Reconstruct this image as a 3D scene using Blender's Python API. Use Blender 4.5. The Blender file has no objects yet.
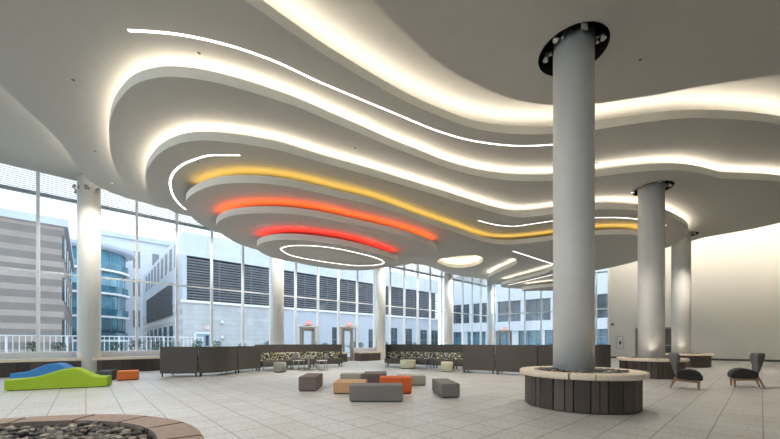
import bpy, bmesh, math, random
from mathutils import Vector, Matrix
from mathutils.geometry import tessellate_polygon

random.seed(7)
scene = bpy.context.scene
COL = scene.collection

# ------------------------------------------------------------------ camera
cam = bpy.data.cameras.new('camera')
cam.sensor_width = 36.0
cam.lens = 36.0 * 336.0 / 780.0          # 17 mm shift-lens look
cam.shift_x = -1.0 / 780.0
cam.shift_y = 123.5 / 780.0
cam.clip_start, cam.clip_end = 0.05, 400.0
cam_o = bpy.data.objects.new('camera', cam)
cam_o.location = (0, 0, 1.2)
cam_o.rotation_euler = (math.radians(90), 0, 0)
COL.objects.link(cam_o)
scene.camera = cam_o

# ------------------------------------------------------------------ colour management
vs = scene.view_settings
vs.view_transform = 'Standard'
vs.look = 'None'
vs.gamma = 1.0
vs.use_curve_mapping = False
vs.exposure = 0.0

# ------------------------------------------------------------------ sky: bright thin overcast
SKY = 2.6
world = bpy.data.worlds.new('overcast_sky')
scene.world = world
world.use_nodes = True
wn, wl = world.node_tree.nodes, world.node_tree.links
wn.clear()
w_out = wn.new('ShaderNodeOutputWorld')
w_bg = wn.new('ShaderNodeBackground')
w_tc = wn.new('ShaderNodeTexCoord')
w_map = wn.new('ShaderNodeMapping')
w_map.inputs['Scale'].default_value = (1.2, 1.2, 4.0)
w_no = wn.new('ShaderNodeTexNoise')
w_no.inputs['Scale'].default_value = 1.6
w_no.inputs['Detail'].default_value = 6
w_ra = wn.new('ShaderNodeValToRGB')
w_ra.color_ramp.elements[0].position = 0.35
w_ra.color_ramp.elements[0].color = (0.70, 0.84, 1.0, 1)
w_ra.color_ramp.elements[1].position = 0.62
w_ra.color_ramp.elements[1].color = (0.92, 0.97, 1.0, 1)
wl.new(w_tc.outputs['Generated'], w_map.inputs['Vector'])
wl.new(w_map.outputs['Vector'], w_no.inputs['Vector'])
wl.new(w_no.outputs['Fac'], w_ra.inputs['Fac'])
wl.new(w_ra.outputs['Color'], w_bg.inputs['Color'])
w_bg.inputs['Strength'].default_value = SKY
wl.new(w_bg.outputs['Background'], w_out.inputs['Surface'])

# strengths of the hall's lamps and of the added fill lamps
COVE = 6.6            # white cove strips
COVE_YELLOW = 3.4
COVE_ORANGE = 6.5
COVE_RED = 6.5
WALL_FILL = 190.0
COVE_SOFT = 6.0
COVE_HIGH = 9.0
FILL_SPOT = 900.0       # watts of each added downlight
ENTRY_FILL = 400.0
COLUMN_FILL = 1000.0
LINE = 2.6            # slim linear lights
WARM = (1.0, 0.915, 0.79)

# ------------------------------------------------------------------ plan of the building
UA = Vector((0.740, 0.672))              # along the long glass wall
UN = Vector((0.672, -0.740))             # from the glass wall into the hall
GA = Vector((-13.0, 13.3))               # a point on the long glass wall
UB = Vector((0.790, -0.613))             # along the back / right wall
VN = Vector((-0.613, -0.790))            # from the back wall into the hall
GB = Vector((10.3, 32.2))
def on_a(s, n=0.0):
    return GA + UA * s + UN * n
def on_b(t, n=0.0):
    return GB + UB * t + VN * n
ANG_A = math.atan2(UA.y, UA.x)
ANG_B = math.atan2(UB.y, UB.x)
CEIL = 7.75

# ------------------------------------------------------------------ materials
def nmat(name):
    m = bpy.data.materials.new(name)
    m.use_nodes = True
    return m, m.node_tree.nodes, m.node_tree.links, m.node_tree.nodes['Principled BSDF']

def surf(name, c, rough=0.6, var=0.08, scale=6.0, bump=0.0, metal=0.0, spec=0.5, stretch=(1, 1, 1)):
    """painted / woven / stone surface: colour with a little mottling and an optional bump"""
    m, n, l, b = nmat(name)
    tc = n.new('ShaderNodeTexCoord'); mp = n.new('ShaderNodeMapping'); no = n.new('ShaderNodeTexNoise')
    mp.inputs['Scale'].default_value = stretch
    no.inputs['Scale'].default_value = scale; no.inputs['Detail'].default_value = 5
    ra = n.new('ShaderNodeValToRGB')
    ra.color_ramp.elements[0].position = 0.3; ra.color_ramp.elements[1].position = 0.7
    ra.color_ramp.elements[0].color = tuple(max(0, v * (1 - var)) for v in c) + (1,)
    ra.color_ramp.elements[1].color = tuple(min(1, v * (1 + var)) for v in c) + (1,)
    l.new(tc.outputs['Object'], mp.inputs['Vector']); l.new(mp.outputs['Vector'], no.inputs['Vector'])
    l.new(no.outputs['Fac'], ra.inputs['Fac']); l.new(ra.outputs['Color'], b.inputs['Base Color'])
    b.inputs['Roughness'].default_value = rough; b.inputs['Metallic'].default_value = metal
    b.inputs['Specular IOR Level'].default_value = spec
    if bump:
        bp = n.new('ShaderNodeBump'); bp.inputs['Strength'].default_value = bump; bp.inputs['Distance'].default_value = 0.01
        l.new(no.outputs['Fac'], bp.inputs['Height']); l.new(bp.outputs['Normal'], b.inputs['Normal'])
    return m

def emit(name, c, s):
    m, n, l, b = nmat(name)
    b.inputs['Base Color'].default_value = tuple(0.8 * v for v in c) + (1,)
    b.inputs['Emission Color'].default_value = c + (1,)
    b.inputs['Emission Strength'].default_value = s
    return m

def glass(name, tint=(0.93, 0.97, 1.0), refl=0.05):
    m, n, l, b = nmat(name)
    n.remove(b)
    out = n['Material Output']
    tr = n.new('ShaderNodeBsdfTransparent'); tr.inputs['Color'].default_value = tint + (1,)
    gl = n.new('ShaderNodeBsdfGlossy'); gl.inputs['Roughness'].default_value = 0.01
    fr = n.new('ShaderNodeLayerWeight'); fr.inputs['Blend'].default_value = 0.5
    pw = n.new('ShaderNodeMath'); pw.operation = 'POWER'; pw.inputs[1].default_value = 4.0
    mu = n.new('ShaderNodeMath'); mu.operation = 'MULTIPLY_ADD'; mu.inputs[1].default_value = 0.6; mu.inputs[2].default_value = refl / 2
    mu.use_clamp = True
    l.new(fr.outputs['Facing'], pw.inputs[0])
    mx = n.new('ShaderNodeMixShader')
    l.new(pw.outputs[0], mu.inputs[0]); l.new(mu.outputs[0], mx.inputs['Fac'])
    l.new(tr.outputs[0], mx.inputs[1]); l.new(gl.outputs[0], mx.inputs[2]); l.new(mx.outputs[0], out.inputs['Surface'])
    return m

def frit_glass(name):
    """glass printed with fine white slanted lines"""
    m, n, l, b = nmat(name)
    out = n['Material Output']
    tc = n.new('ShaderNodeTexCoord'); wv = n.new('ShaderNodeTexWave')
    wv.bands_direction = 'Z'; wv.inputs['Scale'].default_value = 4.0
    ra = n.new('ShaderNodeValToRGB')
    ra.color_ramp.elements[0].position = 0.35; ra.color_ramp.elements[0].color = (0.15, 0.15, 0.15, 1)
    ra.color_ramp.elements[1].position = 0.6; ra.color_ramp.elements[1].color = (0.7, 0.7, 0.7, 1)
    tr = n.new('ShaderNodeBsdfTransparent'); mx = n.new('ShaderNodeMixShader')
    b.inputs['Base Color'].default_value = (0.75, 0.8, 0.84, 1); b.inputs['Roughness'].default_value = 0.4
    b.inputs['Transmission Weight'].default_value = 0.0
    l.new(tc.outputs['Object'], wv.inputs['Vector']); l.new(wv.outputs['Fac'], ra.inputs['Fac'])
    l.new(ra.outputs['Color'], mx.inputs['Fac']); l.new(tr.outputs[0], mx.inputs[1]); l.new(b.outputs[0], mx.inputs[2])
    l.new(mx.outputs[0], out.inputs['Surface'])
    return m

def tiles_mat(name, c1, c2, cm, w, h, mortar, rot, rough, offset=0.0, shift=(0, 0, 0), specks=True, plane='XY'):
    m, n, l, b = nmat(name)
    tc = n.new('ShaderNodeTexCoord'); mp = n.new('ShaderNodeMapping')
    mp.inputs['Rotation'].default_value = rot
    mp.inputs['Location'].default_value = shift
    l.new(tc.outputs['Object'], mp.inputs['Vector'])
    vec = mp.outputs['Vector']
    if plane == 'XZ':
        sx = n.new('ShaderNodeSeparateXYZ'); cx = n.new('ShaderNodeCombineXYZ')
        l.new(vec, sx.inputs[0]); l.new(sx.outputs['X'], cx.inputs['X']); l.new(sx.outputs['Z'], cx.inputs['Y'])
        vec = cx.outputs[0]
    br = n.new('ShaderNodeTexBrick')
    br.offset = offset; br.squash = 1.0
    br.inputs['Scale'].default_value = 1.0
    br.inputs['Brick Width'].default_value = w; br.inputs['Row Height'].default_value = h
    br.inputs['Mortar Size'].default_value = mortar; br.inputs['Mortar Smooth'].default_value = 0.1
    br.inputs['Color1'].default_value = c1 + (1,); br.inputs['Color2'].default_value = c2 + (1,); br.inputs['Mortar'].default_value = cm + (1,)
    l.new(vec, br.inputs['Vector'])
    no = n.new('ShaderNodeTexNoise'); no.inputs['Scale'].default_value = 26.0; no.inputs['Detail'].default_value = 3
    l.new(tc.outputs['Object'], no.inputs['Vector'])
    no2 = n.new('ShaderNodeTexNoise'); no2.inputs['Scale'].default_value = 1.1; no2.inputs['Detail'].default_value = 4
    l.new(tc.outputs['Object'], no2.inputs['Vector'])
    ra = n.new('ShaderNodeValToRGB')
    ra.color_ramp.elements[0].position = 0.31; ra.color_ramp.elements[0].color = (0.35, 0.33, 0.31, 1) if specks else (0.9, 0.9, 0.9, 1)
    ra.color_ramp.elements[1].position = 0.42; ra.color_ramp.elements[1].color = (1, 1, 1, 1)
    l.new(no.outputs['Fac'], ra.inputs['Fac'])
    ra2 = n.new('ShaderNodeValToRGB')
    ra2.color_ramp.elements[0].position = 0.3; ra2.color_ramp.elements[0].color = (0.86, 0.84, 0.81, 1)
    ra2.color_ramp.elements[1].position = 0.7; ra2.color_ramp.elements[1].color = (1, 1, 1, 1)
    l.new(no2.outputs['Fac'], ra2.inputs['Fac'])
    m1 = n.new('ShaderNodeMix'); m1.data_type = 'RGBA'; m1.blend_type = 'MULTIPLY'; m1.inputs['Factor'].default_value = 1
    m2 = n.new('ShaderNodeMix'); m2.data_type = 'RGBA'; m2.blend_type = 'MULTIPLY'; m2.inputs['Factor'].default_value = 1
    l.new(br.outputs['Color'], m1.inputs['A']); l.new(ra.outputs['Color'], m1.inputs['B'])
    l.new(m1.outputs['Result'], m2.inputs['A']); l.new(ra2.outputs['Color'], m2.inputs['B'])
    l.new(m2.outputs['Result'], b.inputs['Base Color'])
    b.inputs['Roughness'].default_value = rough
    return m

def plank_mat(name, dark, light):
    m, n, l, b = nmat(name)
    tc = n.new('ShaderNodeTexCoord'); mp = n.new('ShaderNodeMapping'); no = n.new('ShaderNodeTexNoise')
    mp.inputs['Scale'].default_value = (14, 14, 1.4)
    no.inputs['Scale'].default_value = 3.0; no.inputs['Detail'].default_value = 6
    ge = n.new('ShaderNodeNewGeometry')
    ra = n.new('ShaderNodeValToRGB')
    ra.color_ramp.elements[0].position = 0.0; ra.color_ramp.elements[0].color = dark + (1,)
    ra.color_ramp.elements[1].position = 1.0; ra.color_ramp.elements[1].color = light + (1,)
    ad = n.new('ShaderNodeMath'); ad.operation = 'ADD'
    mu = n.new('ShaderNodeMath'); mu.operation = 'MULTIPLY'; mu.inputs[1].default_value = 0.55
    mu2 = n.new('ShaderNodeMath'); mu2.operation = 'MULTIPLY'; mu2.inputs[1].default_value = 0.6
    l.new(tc.outputs['Object'], mp.inputs['Vector']); l.new(mp.outputs['Vector'], no.inputs['Vector'])
    l.new(no.outputs['Fac'], mu2.inputs[0]); l.new(ge.outputs['Random Per Island'], mu.inputs[0])
    l.new(mu.outputs[0], ad.inputs[0]); l.new(mu2.outputs[0], ad.inputs[1]); l.new(ad.outputs[0], ra.inputs['Fac'])
    l.new(ra.outputs['Color'], b.inputs['Base Color'])
    bp = n.new('ShaderNodeBump'); bp.inputs['Strength'].default_value = 0.3; bp.inputs['Distance'].default_value = 0.01
    l.new(no.outputs['Fac'], bp.inputs['Height']); l.new(bp.outputs['Normal'], b.inputs['Normal'])
    b.inputs['Roughness'].default_value = 0.6
    return m

def island_mat(name, cols, rough=0.6):
    m, n, l, b = nmat(name)
    ge = n.new('ShaderNodeNewGeometry'); ra = n.new('ShaderNodeValToRGB')
    cr = ra.color_ramp
    cr.interpolation = 'CONSTANT'
    while len(cr.elements) < len(cols):
        cr.elements.new(0.5)
    for i, c in enumerate(cols):
        cr.elements[i].position = i / len(cols); cr.elements[i].color = c + (1,)
    l.new(ge.outputs['Random Per Island'], ra.inputs['Fac']); l.new(ra.outputs['Color'], b.inputs['Base Color'])
    b.inputs['Roughness'].default_value = rough
    return m

def leaf_fabric(name):
    """printed upholstery: cream and olive leaf shapes on near-black"""
    m, n, l, b = nmat(name)
    tc = n.new('ShaderNodeTexCoord'); mp = n.new('ShaderNodeMapping')
    mp.inputs['Rotation'].default_value = (0.3, 0.5, 0.6); mp.inputs['Scale'].default_value = (11.0, 11.0, 15.0)
    no = n.new('ShaderNodeTexNoise'); no.inputs['Scale'].default_value = 1.0; no.inputs['Detail'].default_value = 2
    vo = n.new('ShaderNodeTexVoronoi'); vo.inputs['Scale'].default_value = 1.0; vo.feature = 'DISTANCE_TO_EDGE'
    vo2 = n.new('ShaderNodeTexVoronoi'); vo2.inputs['Scale'].default_value = 1.0
    mx = n.new('ShaderNodeMix'); mx.data_type = 'RGBA'; mx.inputs['Factor'].default_value = 0.25
    l.new(tc.outputs['Object'], mp.inputs['Vector']); l.new(mp.outputs['Vector'], no.inputs['Vector'])
    l.new(mp.outputs['Vector'], mx.inputs['A']); l.new(no.outputs['Color'], mx.inputs['B'])
    l.new(mx.outputs['Result'], vo.inputs['Vector']); l.new(mx.outputs['Result'], vo2.inputs['Vector'])
    ra = n.new('ShaderNodeValToRGB')
    ra.color_ramp.elements[0].position = 0.12; ra.color_ramp.elements[0].color = (0, 0, 0, 1)
    ra.color_ramp.elements[1].position = 0.16; ra.color_ramp.elements[1].color = (1, 1, 1, 1)
    hue = n.new('ShaderNodeValToRGB'); hue.color_ramp.interpolation = 'CONSTANT'
    hue.color_ramp.elements[0].color = (0.78, 0.74, 0.55, 1)
    hue.color_ramp.elements[1].position = 0.45; hue.color_ramp.elements[1].color = (0.42, 0.42, 0.16, 1)
    e = hue.color_ramp.elements.new(0.7); e.color = (0.85, 0.83, 0.72, 1)
    sp = n.new('ShaderNodeSeparateColor')
    l.new(vo2.outputs['Color'], sp.inputs[0]); l.new(sp.outputs[0], hue.inputs['Fac'])
    l.new(vo.outputs['Distance'], ra.inputs['Fac'])
    fin = n.new('ShaderNodeMix'); fin.data_type = 'RGBA'
    fin.inputs['A'].default_value = (0.035, 0.032, 0.028, 1)
    l.new(ra.outputs['Color'], fin.inputs['Factor']); l.new(hue.outputs['Color'], fin.inputs['B'])
    l.new(fin.outputs['Result'], b.inputs['Base Color'])
    b.inputs['Roughness'].default_value = 0.85
    return m

M = dict(
    paint=surf('ceiling_paint_shaded', (0.475, 0.455, 0.405), 0.75, 0.02, 3.0),  # same paint as the fascia, darkened to put soffit shade into the colour
    fascia=surf('fascia_paint_lit', (0.93, 0.89, 0.78), 0.7, 0.02, 3.0),  # same paint as the soffit, brightened so the rims look lit
    wall=surf('cream_wall_paint', (0.80, 0.785, 0.74), 0.7, 0.015, 2.0),
    column=surf('white_column_plaster', (0.88, 0.86, 0.81), 0.45, 0.015, 3.0),
    dark=surf('black_recess', (0.006, 0.006, 0.006), 0.8, 0.05),
    head=surf('sprinkler_metal', (0.12, 0.11, 0.10), 0.4, 0.05, metal=0.6),
    cove=emit('warm_white_cove', WARM, COVE),
    cove_soft=emit('soft_white_cove', WARM, COVE_SOFT),
    cove_dish=emit('recess_cove', WARM, 8.0),
    cove_high=emit('deep_white_cove', WARM, COVE_HIGH),
    cove_y=emit('yellow_cove', (1.0, 0.66, 0.14), COVE_YELLOW),
    cove_o=emit('orange_cove', (1.0, 0.13, 0.025), COVE_ORANGE),
    cove_r=emit('red_cove', (1.0, 0.035, 0.02), COVE_RED),
    line=emit('linear_led', (1.0, 0.96, 0.91), LINE),
    wall_fill=emit('wall_fill_strip', WARM, WALL_FILL),
    floor=tiles_mat('terrazzo_floor', (0.60, 0.60, 0.585), (0.565, 0.565, 0.55), (0.24, 0.235, 0.23), 0.48, 0.48, 0.008,
                    (0, 0, -ANG_A), 0.38, shift=(0.0, 0.02, 0)),
    pave=tiles_mat('outdoor_paving', (0.68, 0.68, 0.67), (0.63, 0.63, 0.62), (0.3, 0.3, 0.3), 1.2, 1.2, 0.02, (0, 0, -ANG_A), 0.8),
    plank=plank_mat('dark_weathered_planks', (0.020, 0.0155, 0.013), (0.165, 0.122, 0.096)),
    stone=surf('tan_stone', (0.88, 0.75, 0.58), 0.65, 0.10, 40.0, 0.15),
    pink_stone=surf('pinkish_stone', (0.37, 0.275, 0.222), 0.7, 0.14, 45.0, 0.2),
    pebble=island_mat('river_pebbles', [(0.05, 0.045, 0.04), (0.14, 0.12, 0.10), (0.26, 0.23, 0.19), (0.025, 0.023, 0.02), (0.40, 0.35, 0.28), (0.09, 0.08, 0.07)], 0.5),
    soil=surf('dark_soil', (0.03, 0.027, 0.024), 0.9, 0.3, 30.0),
    sofa=surf('charcoal_brown_fabric', (0.092, 0.080, 0.072), 0.8, 0.14, 60.0, 0.1),
    leaf=leaf_fabric('leaf_print_fabric'),
    steel=surf('brushed_steel', (0.45, 0.45, 0.45), 0.3, 0.05, 20, metal=0.9),
    black_metal=surf('black_metal', (0.02, 0.02, 0.02), 0.4, 0.05),
    charcoal=surf('charcoal_felt', (0.20, 0.19, 0.178), 0.9, 0.2, 70.0, 0.2),
    brown=surf('brown_felt', (0.165, 0.135, 0.125), 0.9, 0.2, 70.0, 0.2),
    tan=surf('tan_felt', (0.56, 0.33, 0.175), 0.8, 0.08, 60.0, 0.1),
    sage=surf('sage_grey_fabric', (0.42, 0.41, 0.34), 0.85, 0.08, 60.0, 0.1),
    cream=surf('cream_fabric', (0.62, 0.60, 0.43), 0.8, 0.05, 50.0, 0.1),
    orange=surf('orange_fabric', (0.72, 0.135, 0.028), 0.75, 0.07, 60.0, 0.1),
    green=surf('lime_green_fabric', (0.34, 0.50, 0.020), 0.75, 0.06, 60.0, 0.1),
    lime_top=surf('pale_lime_fabric', (0.62, 0.72, 0.30), 0.75, 0.06, 60.0, 0.1),
    blue=surf('blue_fabric', (0.05, 0.24, 0.56), 0.75, 0.06, 60.0, 0.1),
    orange_vinyl=surf('burnt_orange_fabric', (0.66, 0.17, 0.035), 0.7, 0.06, 60.0, 0.1),
    slate=surf('dark_slate_fabric', (0.075, 0.085, 0.095), 0.8, 0.1, 60.0, 0.1),
    grey_wool=surf('grey_wool', (0.16, 0.155, 0.15), 0.9, 0.15, 70.0, 0.2),
    black_leather=surf('black_upholstery', (0.022, 0.018, 0.016), 0.6, 0.1, 30.0, 0.1),
    oak=surf('light_oak', (0.42, 0.25, 0.13), 0.5, 0.15, 8.0, 0.05, stretch=(1, 1, 10)),
    mullion=surf('pale_mullion', (0.86, 0.87, 0.87), 0.45, 0.02),
    transom=surf('grey_transom', (0.36, 0.40, 0.43), 0.45, 0.03),
    white=surf('white_sill', (0.9, 0.9, 0.9), 0.5, 0.02),
    taupe=surf('taupe_metal', (0.40, 0.37, 0.33), 0.45, 0.04),
    glass=glass('clear_glazing'),
    frit=frit_glass('fritted_glazing'),
    sign=emit('lit_sign_red', (1.0, 0.12, 0.08), 0.62),
    sign_white=emit('lit_sign_letters', (1.0, 0.93, 0.9), 1.2),
    block=tiles_mat('pale_masonry', (0.62, 0.625, 0.64), (0.54, 0.545, 0.56), (0.47, 0.475, 0.49), 1.6, 0.45, 0.02, (0, 0, -ANG_A), 0.85,
                    offset=0.5, specks=False, plane='XZ'),
    panel_blue=surf('pale_blue_panel', (0.52, 0.555, 0.61), 0.4, 0.05, 0.6),
    panel_white=surf('white_metal_panel', (0.60, 0.63, 0.675), 0.5, 0.04, 0.6),
    louvre=surf('grey_louvre', (0.20, 0.21, 0.23), 0.5, 0.15, 1.5),
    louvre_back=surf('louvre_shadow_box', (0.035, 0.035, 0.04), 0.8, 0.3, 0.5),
    beige=tiles_mat('beige_cladding', (0.44, 0.37, 0.33), (0.38, 0.32, 0.29), (0.25, 0.22, 0.2), 1.2, 0.5, 0.03, (0, 0, -ANG_A - math.pi / 2), 0.8,
                    offset=0.5, specks=False, plane='XZ'),
    dark_glass=surf('dark_window_glass', (0.06, 0.085, 0.105), 0.08, 0.5, 0.5, spec=0.8),
    teal_glass=surf('teal_window_glass', (0.045, 0.16, 0.22), 0.08, 0.5, 0.5, spec=0.8),
    tower_glass=surf('blue_tower_glass', (0.11, 0.29, 0.38), 0.1, 0.35, 0.6, spec=0.8),
    door_blue=surf('blue_grey_door', (0.30, 0.40, 0.46), 0.5, 0.04),
    leaves=island_mat('shrub_leaves', [(0.03, 0.10, 0.05), (0.05, 0.15, 0.08), (0.02, 0.07, 0.05), (0.10, 0.22, 0.14)], 0.5),
    cabinet=surf('white_enamel', (0.78, 0.78, 0.76), 0.35, 0.02),
    dark_door=surf('dark_grey_door', (0.09, 0.088, 0.082), 0.45, 0.08, 2.0),
)

# ------------------------------------------------------------------ mesh builder
class MB:
    def __init__(self):
        self.bm = bmesh.new()
    def box(self, c, s, rz=0.0, bevel=0.0, seg=3, taper=None):
        r = bmesh.ops.create_cube(self.bm, size=1.0)
        vs_ = r['verts']
        for v in vs_:
            v.co = Vector((v.co.x * s[0], v.co.y * s[1], v.co.z * s[2]))
            if taper and v.co.z < 0:
                v.co.x *= taper; v.co.y *= taper
        if bevel:
            ed = list({e for v in vs_ for e in v.link_edges})
            g = bmesh.ops.bevel(self.bm, geom=ed, offset=bevel, segments=seg, affect='EDGES', profile=0.5)
            vs_ = list({v for f_ in g['faces'] for v in f_.verts} | {v for v in vs_ if v.is_valid})
        mt = Matrix.Translation(Vector(c)) @ Matrix.Rotation(rz, 4, 'Z')
        for v in vs_:
            v.co = mt @ v.co
        return self
    def prism(self, poly, z0, z1, smooth=False):
        a = [self.bm.verts.new((p[0], p[1], z0)) for p in poly]
        b = [self.bm.verts.new((p[0], p[1], z1)) for p in poly]
        n = len(poly)
        area = sum(poly[i][0] * poly[(i + 1) % n][1] - poly[(i + 1) % n][0] * poly[i][1] for i in range(n))
        if area < 0:
            a.reverse(); b.reverse()
        for i in range(n):
            f_ = self.bm.faces.new((a[i], a[(i + 1) % n], b[(i + 1) % n], b[i])); f_.smooth = smooth
        vv = [Vector((v.co.x, v.co.y, 0)) for v in a]
        for t in tessellate_polygon([vv]):
            t = list(t)
            q = [vv[k] for k in t]
            if (q[1] - q[0]).cross(q[2] - q[0]).z < 0:
                t.reverse()
            self.bm.faces.new([b[k] for k in t]); self.bm.faces.new([a[k] for k in reversed(t)])
        return self
    def cyl(self, c, r, h, n=32, r2=None, smooth=True, bevel=0.0):
        """vertical cylinder standing on c"""
        r2 = r if r2 is None else r2
        prof = [(0, 0), (r, 0), (r2, h), (0, h)]
        if bevel:
            prof = [(0, 0), (r - bevel, 0), (r, bevel), (r2, h - bevel), (r2 - bevel * 0.3, h - bevel * 0.3), (r2 - bevel, h), (0, h)]
        return self.lathe(prof, c, n, smooth)
    def lathe(self, prof, c=(0, 0, 0), n=32, smooth=True):
        rings = []
        for (r, z) in prof:
            if r < 1e-6:
                rings.append([self.bm.verts.new((c[0], c[1], c[2] + z))])
            else:
                rings.append([self.bm.verts.new((c[0] + r * math.cos(2 * math.pi * i / n), c[1] + r * math.sin(2 * math.pi * i / n), c[2] + z)) for i in range(n)])
        for a, b in zip(rings, rings[1:]):
            for i in range(n):
                j = (i + 1) % n
                if len(a) == 1 and len(b) > 1:
                    f_ = self.bm.faces.new((a[0], b[j], b[i]))
                elif len(b) == 1 and len(a) > 1:
                    f_ = self.bm.faces.new((a[i], a[j], b[0]))
                elif len(a) > 1:
                    f_ = self.bm.faces.new((a[i], a[j], b[j], b[i]))
                else:
                    continue
                f_.smooth = smooth
        return self
    def tube(self, p, q, r, n=10, r2=None):
        p, q = Vector(p), Vector(q)
        r2 = r if r2 is None else r2
        d = (q - p).normalized()
        u = d.orthogonal().normalized(); w = d.cross(u)
        A, B = [], []
        for i in range(n):
            t = 2 * math.pi * i / n
            o = u * math.cos(t) + w * math.sin(t)
            A.append(self.bm.verts.new(p + o * r)); B.append(self.bm.verts.new(q + o * r2))
        for i in range(n):
            f_ = self.bm.faces.new((A[i], A[(i + 1) % n], B[(i + 1) % n], B[i])); f_.smooth = True
        self.bm.faces.new(list(reversed(A))); self.bm.faces.new(B)
        return self
    def beam(self, p, q, w, h, up=(0, 0, 1)):
        """square bar from p to q"""
        p, q = Vector(p), Vector(q)
        d = (q - p).normalized(); up = Vector(up)
        sx = d.cross(up)
        if sx.length < 1e-4:
            sx = Vector((1, 0, 0))
        sx.normalize(); uz = sx.cross(d)
        A = [self.bm.verts.new(p + sx * a * w / 2 + uz * b * h / 2) for a, b in ((-1, -1), (1, -1), (1, 1), (-1, 1))]
        B = [self.bm.verts.new(q + sx * a * w / 2 + uz * b * h / 2) for a, b in ((-1, -1), (1, -1), (1, 1), (-1, 1))]
        for i in range(4):
            self.bm.faces.new((A[i], A[(i + 1) % 4], B[(i + 1) % 4], B[i]))
        self.bm.faces.new(list(reversed(A))); self.bm.faces.new(B)
        return self
    def loft(self, rings, closed=True, cap=True, smooth=True):
        R = [[self.bm.verts.new(p) for p in r] for r in rings]
        n = len(R[0])
        for a, b in zip(R, R[1:]):
            for i in range(n if closed else n - 1):
                f_ = self.bm.faces.new((a[i], a[(i + 1) % n], b[(i + 1) % n], b[i])); f_.smooth = smooth
        if cap:
            self.bm.faces.new(list(reversed(R[0]))); self.bm.faces.new(R[-1])
        return self
    def build(self, name, m, parent=None, kind=None):
        me = bpy.data.meshes.new(name)
        bmesh.ops.recalc_face_normals(self.bm, faces=self.bm.faces[:])
        if parent is not None:
            off = Vector((0, 0, 0)); p = parent
            while p is not None:
                off += Vector(p.location); p = p.parent
            bmesh.ops.translate(self.bm, verts=self.bm.verts[:], vec=-off)
        self.bm.to_mesh(me); self.bm.free()
        me.materials.append(m)
        o = bpy.data.objects.new(name, me)
        COL.objects.link(o)
        o.parent = parent
        if kind:
            o['kind'] = kind
        return o

def tag(o, label, cat, group=None, kind=None):
    o['label'] = label; o['category'] = cat
    if group: o['group'] = group
    if kind: o['kind'] = kind
    return o

def thing(name, label, cat, loc=(0, 0, 0), group=None, kind=None):
    o = bpy.data.objects.new(name, None)
    o.empty_display_size = 0.2
    o.location = loc
    COL.objects.link(o)
    return tag(o, label, cat, group, kind)

def struct(name, loc=(0, 0, 0)):
    o = bpy.data.objects.new(name, None)
    o.location = loc
    COL.objects.link(o)
    o['kind'] = 'structure'
    return o

def lettering(text, size, loc, rz, m, parent, depth=0.004):
    cu = bpy.data.curves.new('lettering', 'FONT')
    cu.body = text; cu.size = size; cu.align_x = 'CENTER'; cu.align_y = 'CENTER'; cu.extrude = depth
    tmp = bpy.data.objects.new('lettering', cu)
    COL.objects.link(tmp)
    me = bpy.data.meshes.new_from_object(tmp.evaluated_get(bpy.context.evaluated_depsgraph_get()))
    bpy.data.objects.remove(tmp); bpy.data.curves.remove(cu)
    me.materials.clear(); me.materials.append(m)
    o = bpy.data.objects.new('lettering', me)
    COL.objects.link(o)
    o.parent = parent
    o.location = Vector(loc) - Vector(parent.location)
    o.rotation_euler = (math.radians(90), 0, rz)
    return o

# ------------------------------------------------------------------ plan curves
def smooth_closed(pts, step=0.12):
    n = len(pts); out = []
    P = [Vector(p) for p in pts]
    for i in range(n):
        p0, p1, p2, p3 = P[i - 1], P[i], P[(i + 1) % n], P[(i + 2) % n]
        d1 = max((p1 - p0).length, 1e-3) ** 0.5; d2 = max((p2 - p1).length, 1e-3) ** 0.5; d3 = max((p3 - p2).length, 1e-3) ** 0.5
        m1 = ((p1 - p0) / d1 - (p2 - p0) / (d1 + d2) + (p2 - p1) / d2) * d2
        m2 = ((p2 - p1) / d2 - (p3 - p1) / (d2 + d3) + (p3 - p2) / d3) * d2
        k = max(2, int((p2 - p1).length / step))
        for j in range(k):
            t = j / k
            out.append(p1 * (2 * t ** 3 - 3 * t ** 2 + 1) + m1 * (t ** 3 - 2 * t ** 2 + t) + p2 * (-2 * t ** 3 + 3 * t ** 2) + m2 * (t ** 3 - t ** 2))
    for _ in range(3):
        out = [(out[i - 1] + out[i] * 2 + out[(i + 1) % len(out)]) / 4 for i in range(len(out))]
    area = sum(out[i].x * out[(i + 1) % len(out)].y - out[(i + 1) % len(out)].x * out[i].y for i in range(len(out)))
    if area < 0:
        out.reverse()
    return out

def smooth_open(pts, step=0.1):
    P = [Vector(p) for p in pts]
    P = [P[0] * 2 - P[1]] + P + [P[-1] * 2 - P[-2]]
    out = []
    for i in range(1, len(P) - 2):
        p0, p1, p2, p3 = P[i - 1], P[i], P[i + 1], P[i + 2]
        k = max(2, int((p2 - p1).length / step))
        for j in range(k):
            t = j / k
            out.append(0.5 * ((2 * p1) + (p2 - p0) * t + (2 * p0 - 5 * p1 + 4 * p2 - p3) * t * t + (3 * p1 - p0 - 3 * p2 + p3) * t ** 3))
    out.append(P[-2])
    return out

def normals_closed(c):
    """inward normals of a counter-clockwise closed curve"""
    n = len(c); o = []
    for i in range(n):
        t = c[(i + 1) % n] - c[i - 1]
        t.normalize(); o.append(Vector((-t.y, t.x)))
    return o

def normals_open(c):
    o = []
    for i in range(len(c)):
        t = c[min(i + 1, len(c) - 1)] - c[max(i - 1, 0)]
        t.normalize(); o.append(Vector((-t.y, t.x)))
    return o

def inset(c, d):
    return [p + q * d for p, q in zip(c, normals_closed(c))]

def circle(c, r, n=64):
    return [Vector((c[0] + r * math.cos(2 * math.pi * i / n), c[1] + r * math.sin(2 * math.pi * i / n))) for i in range(n)]

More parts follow.
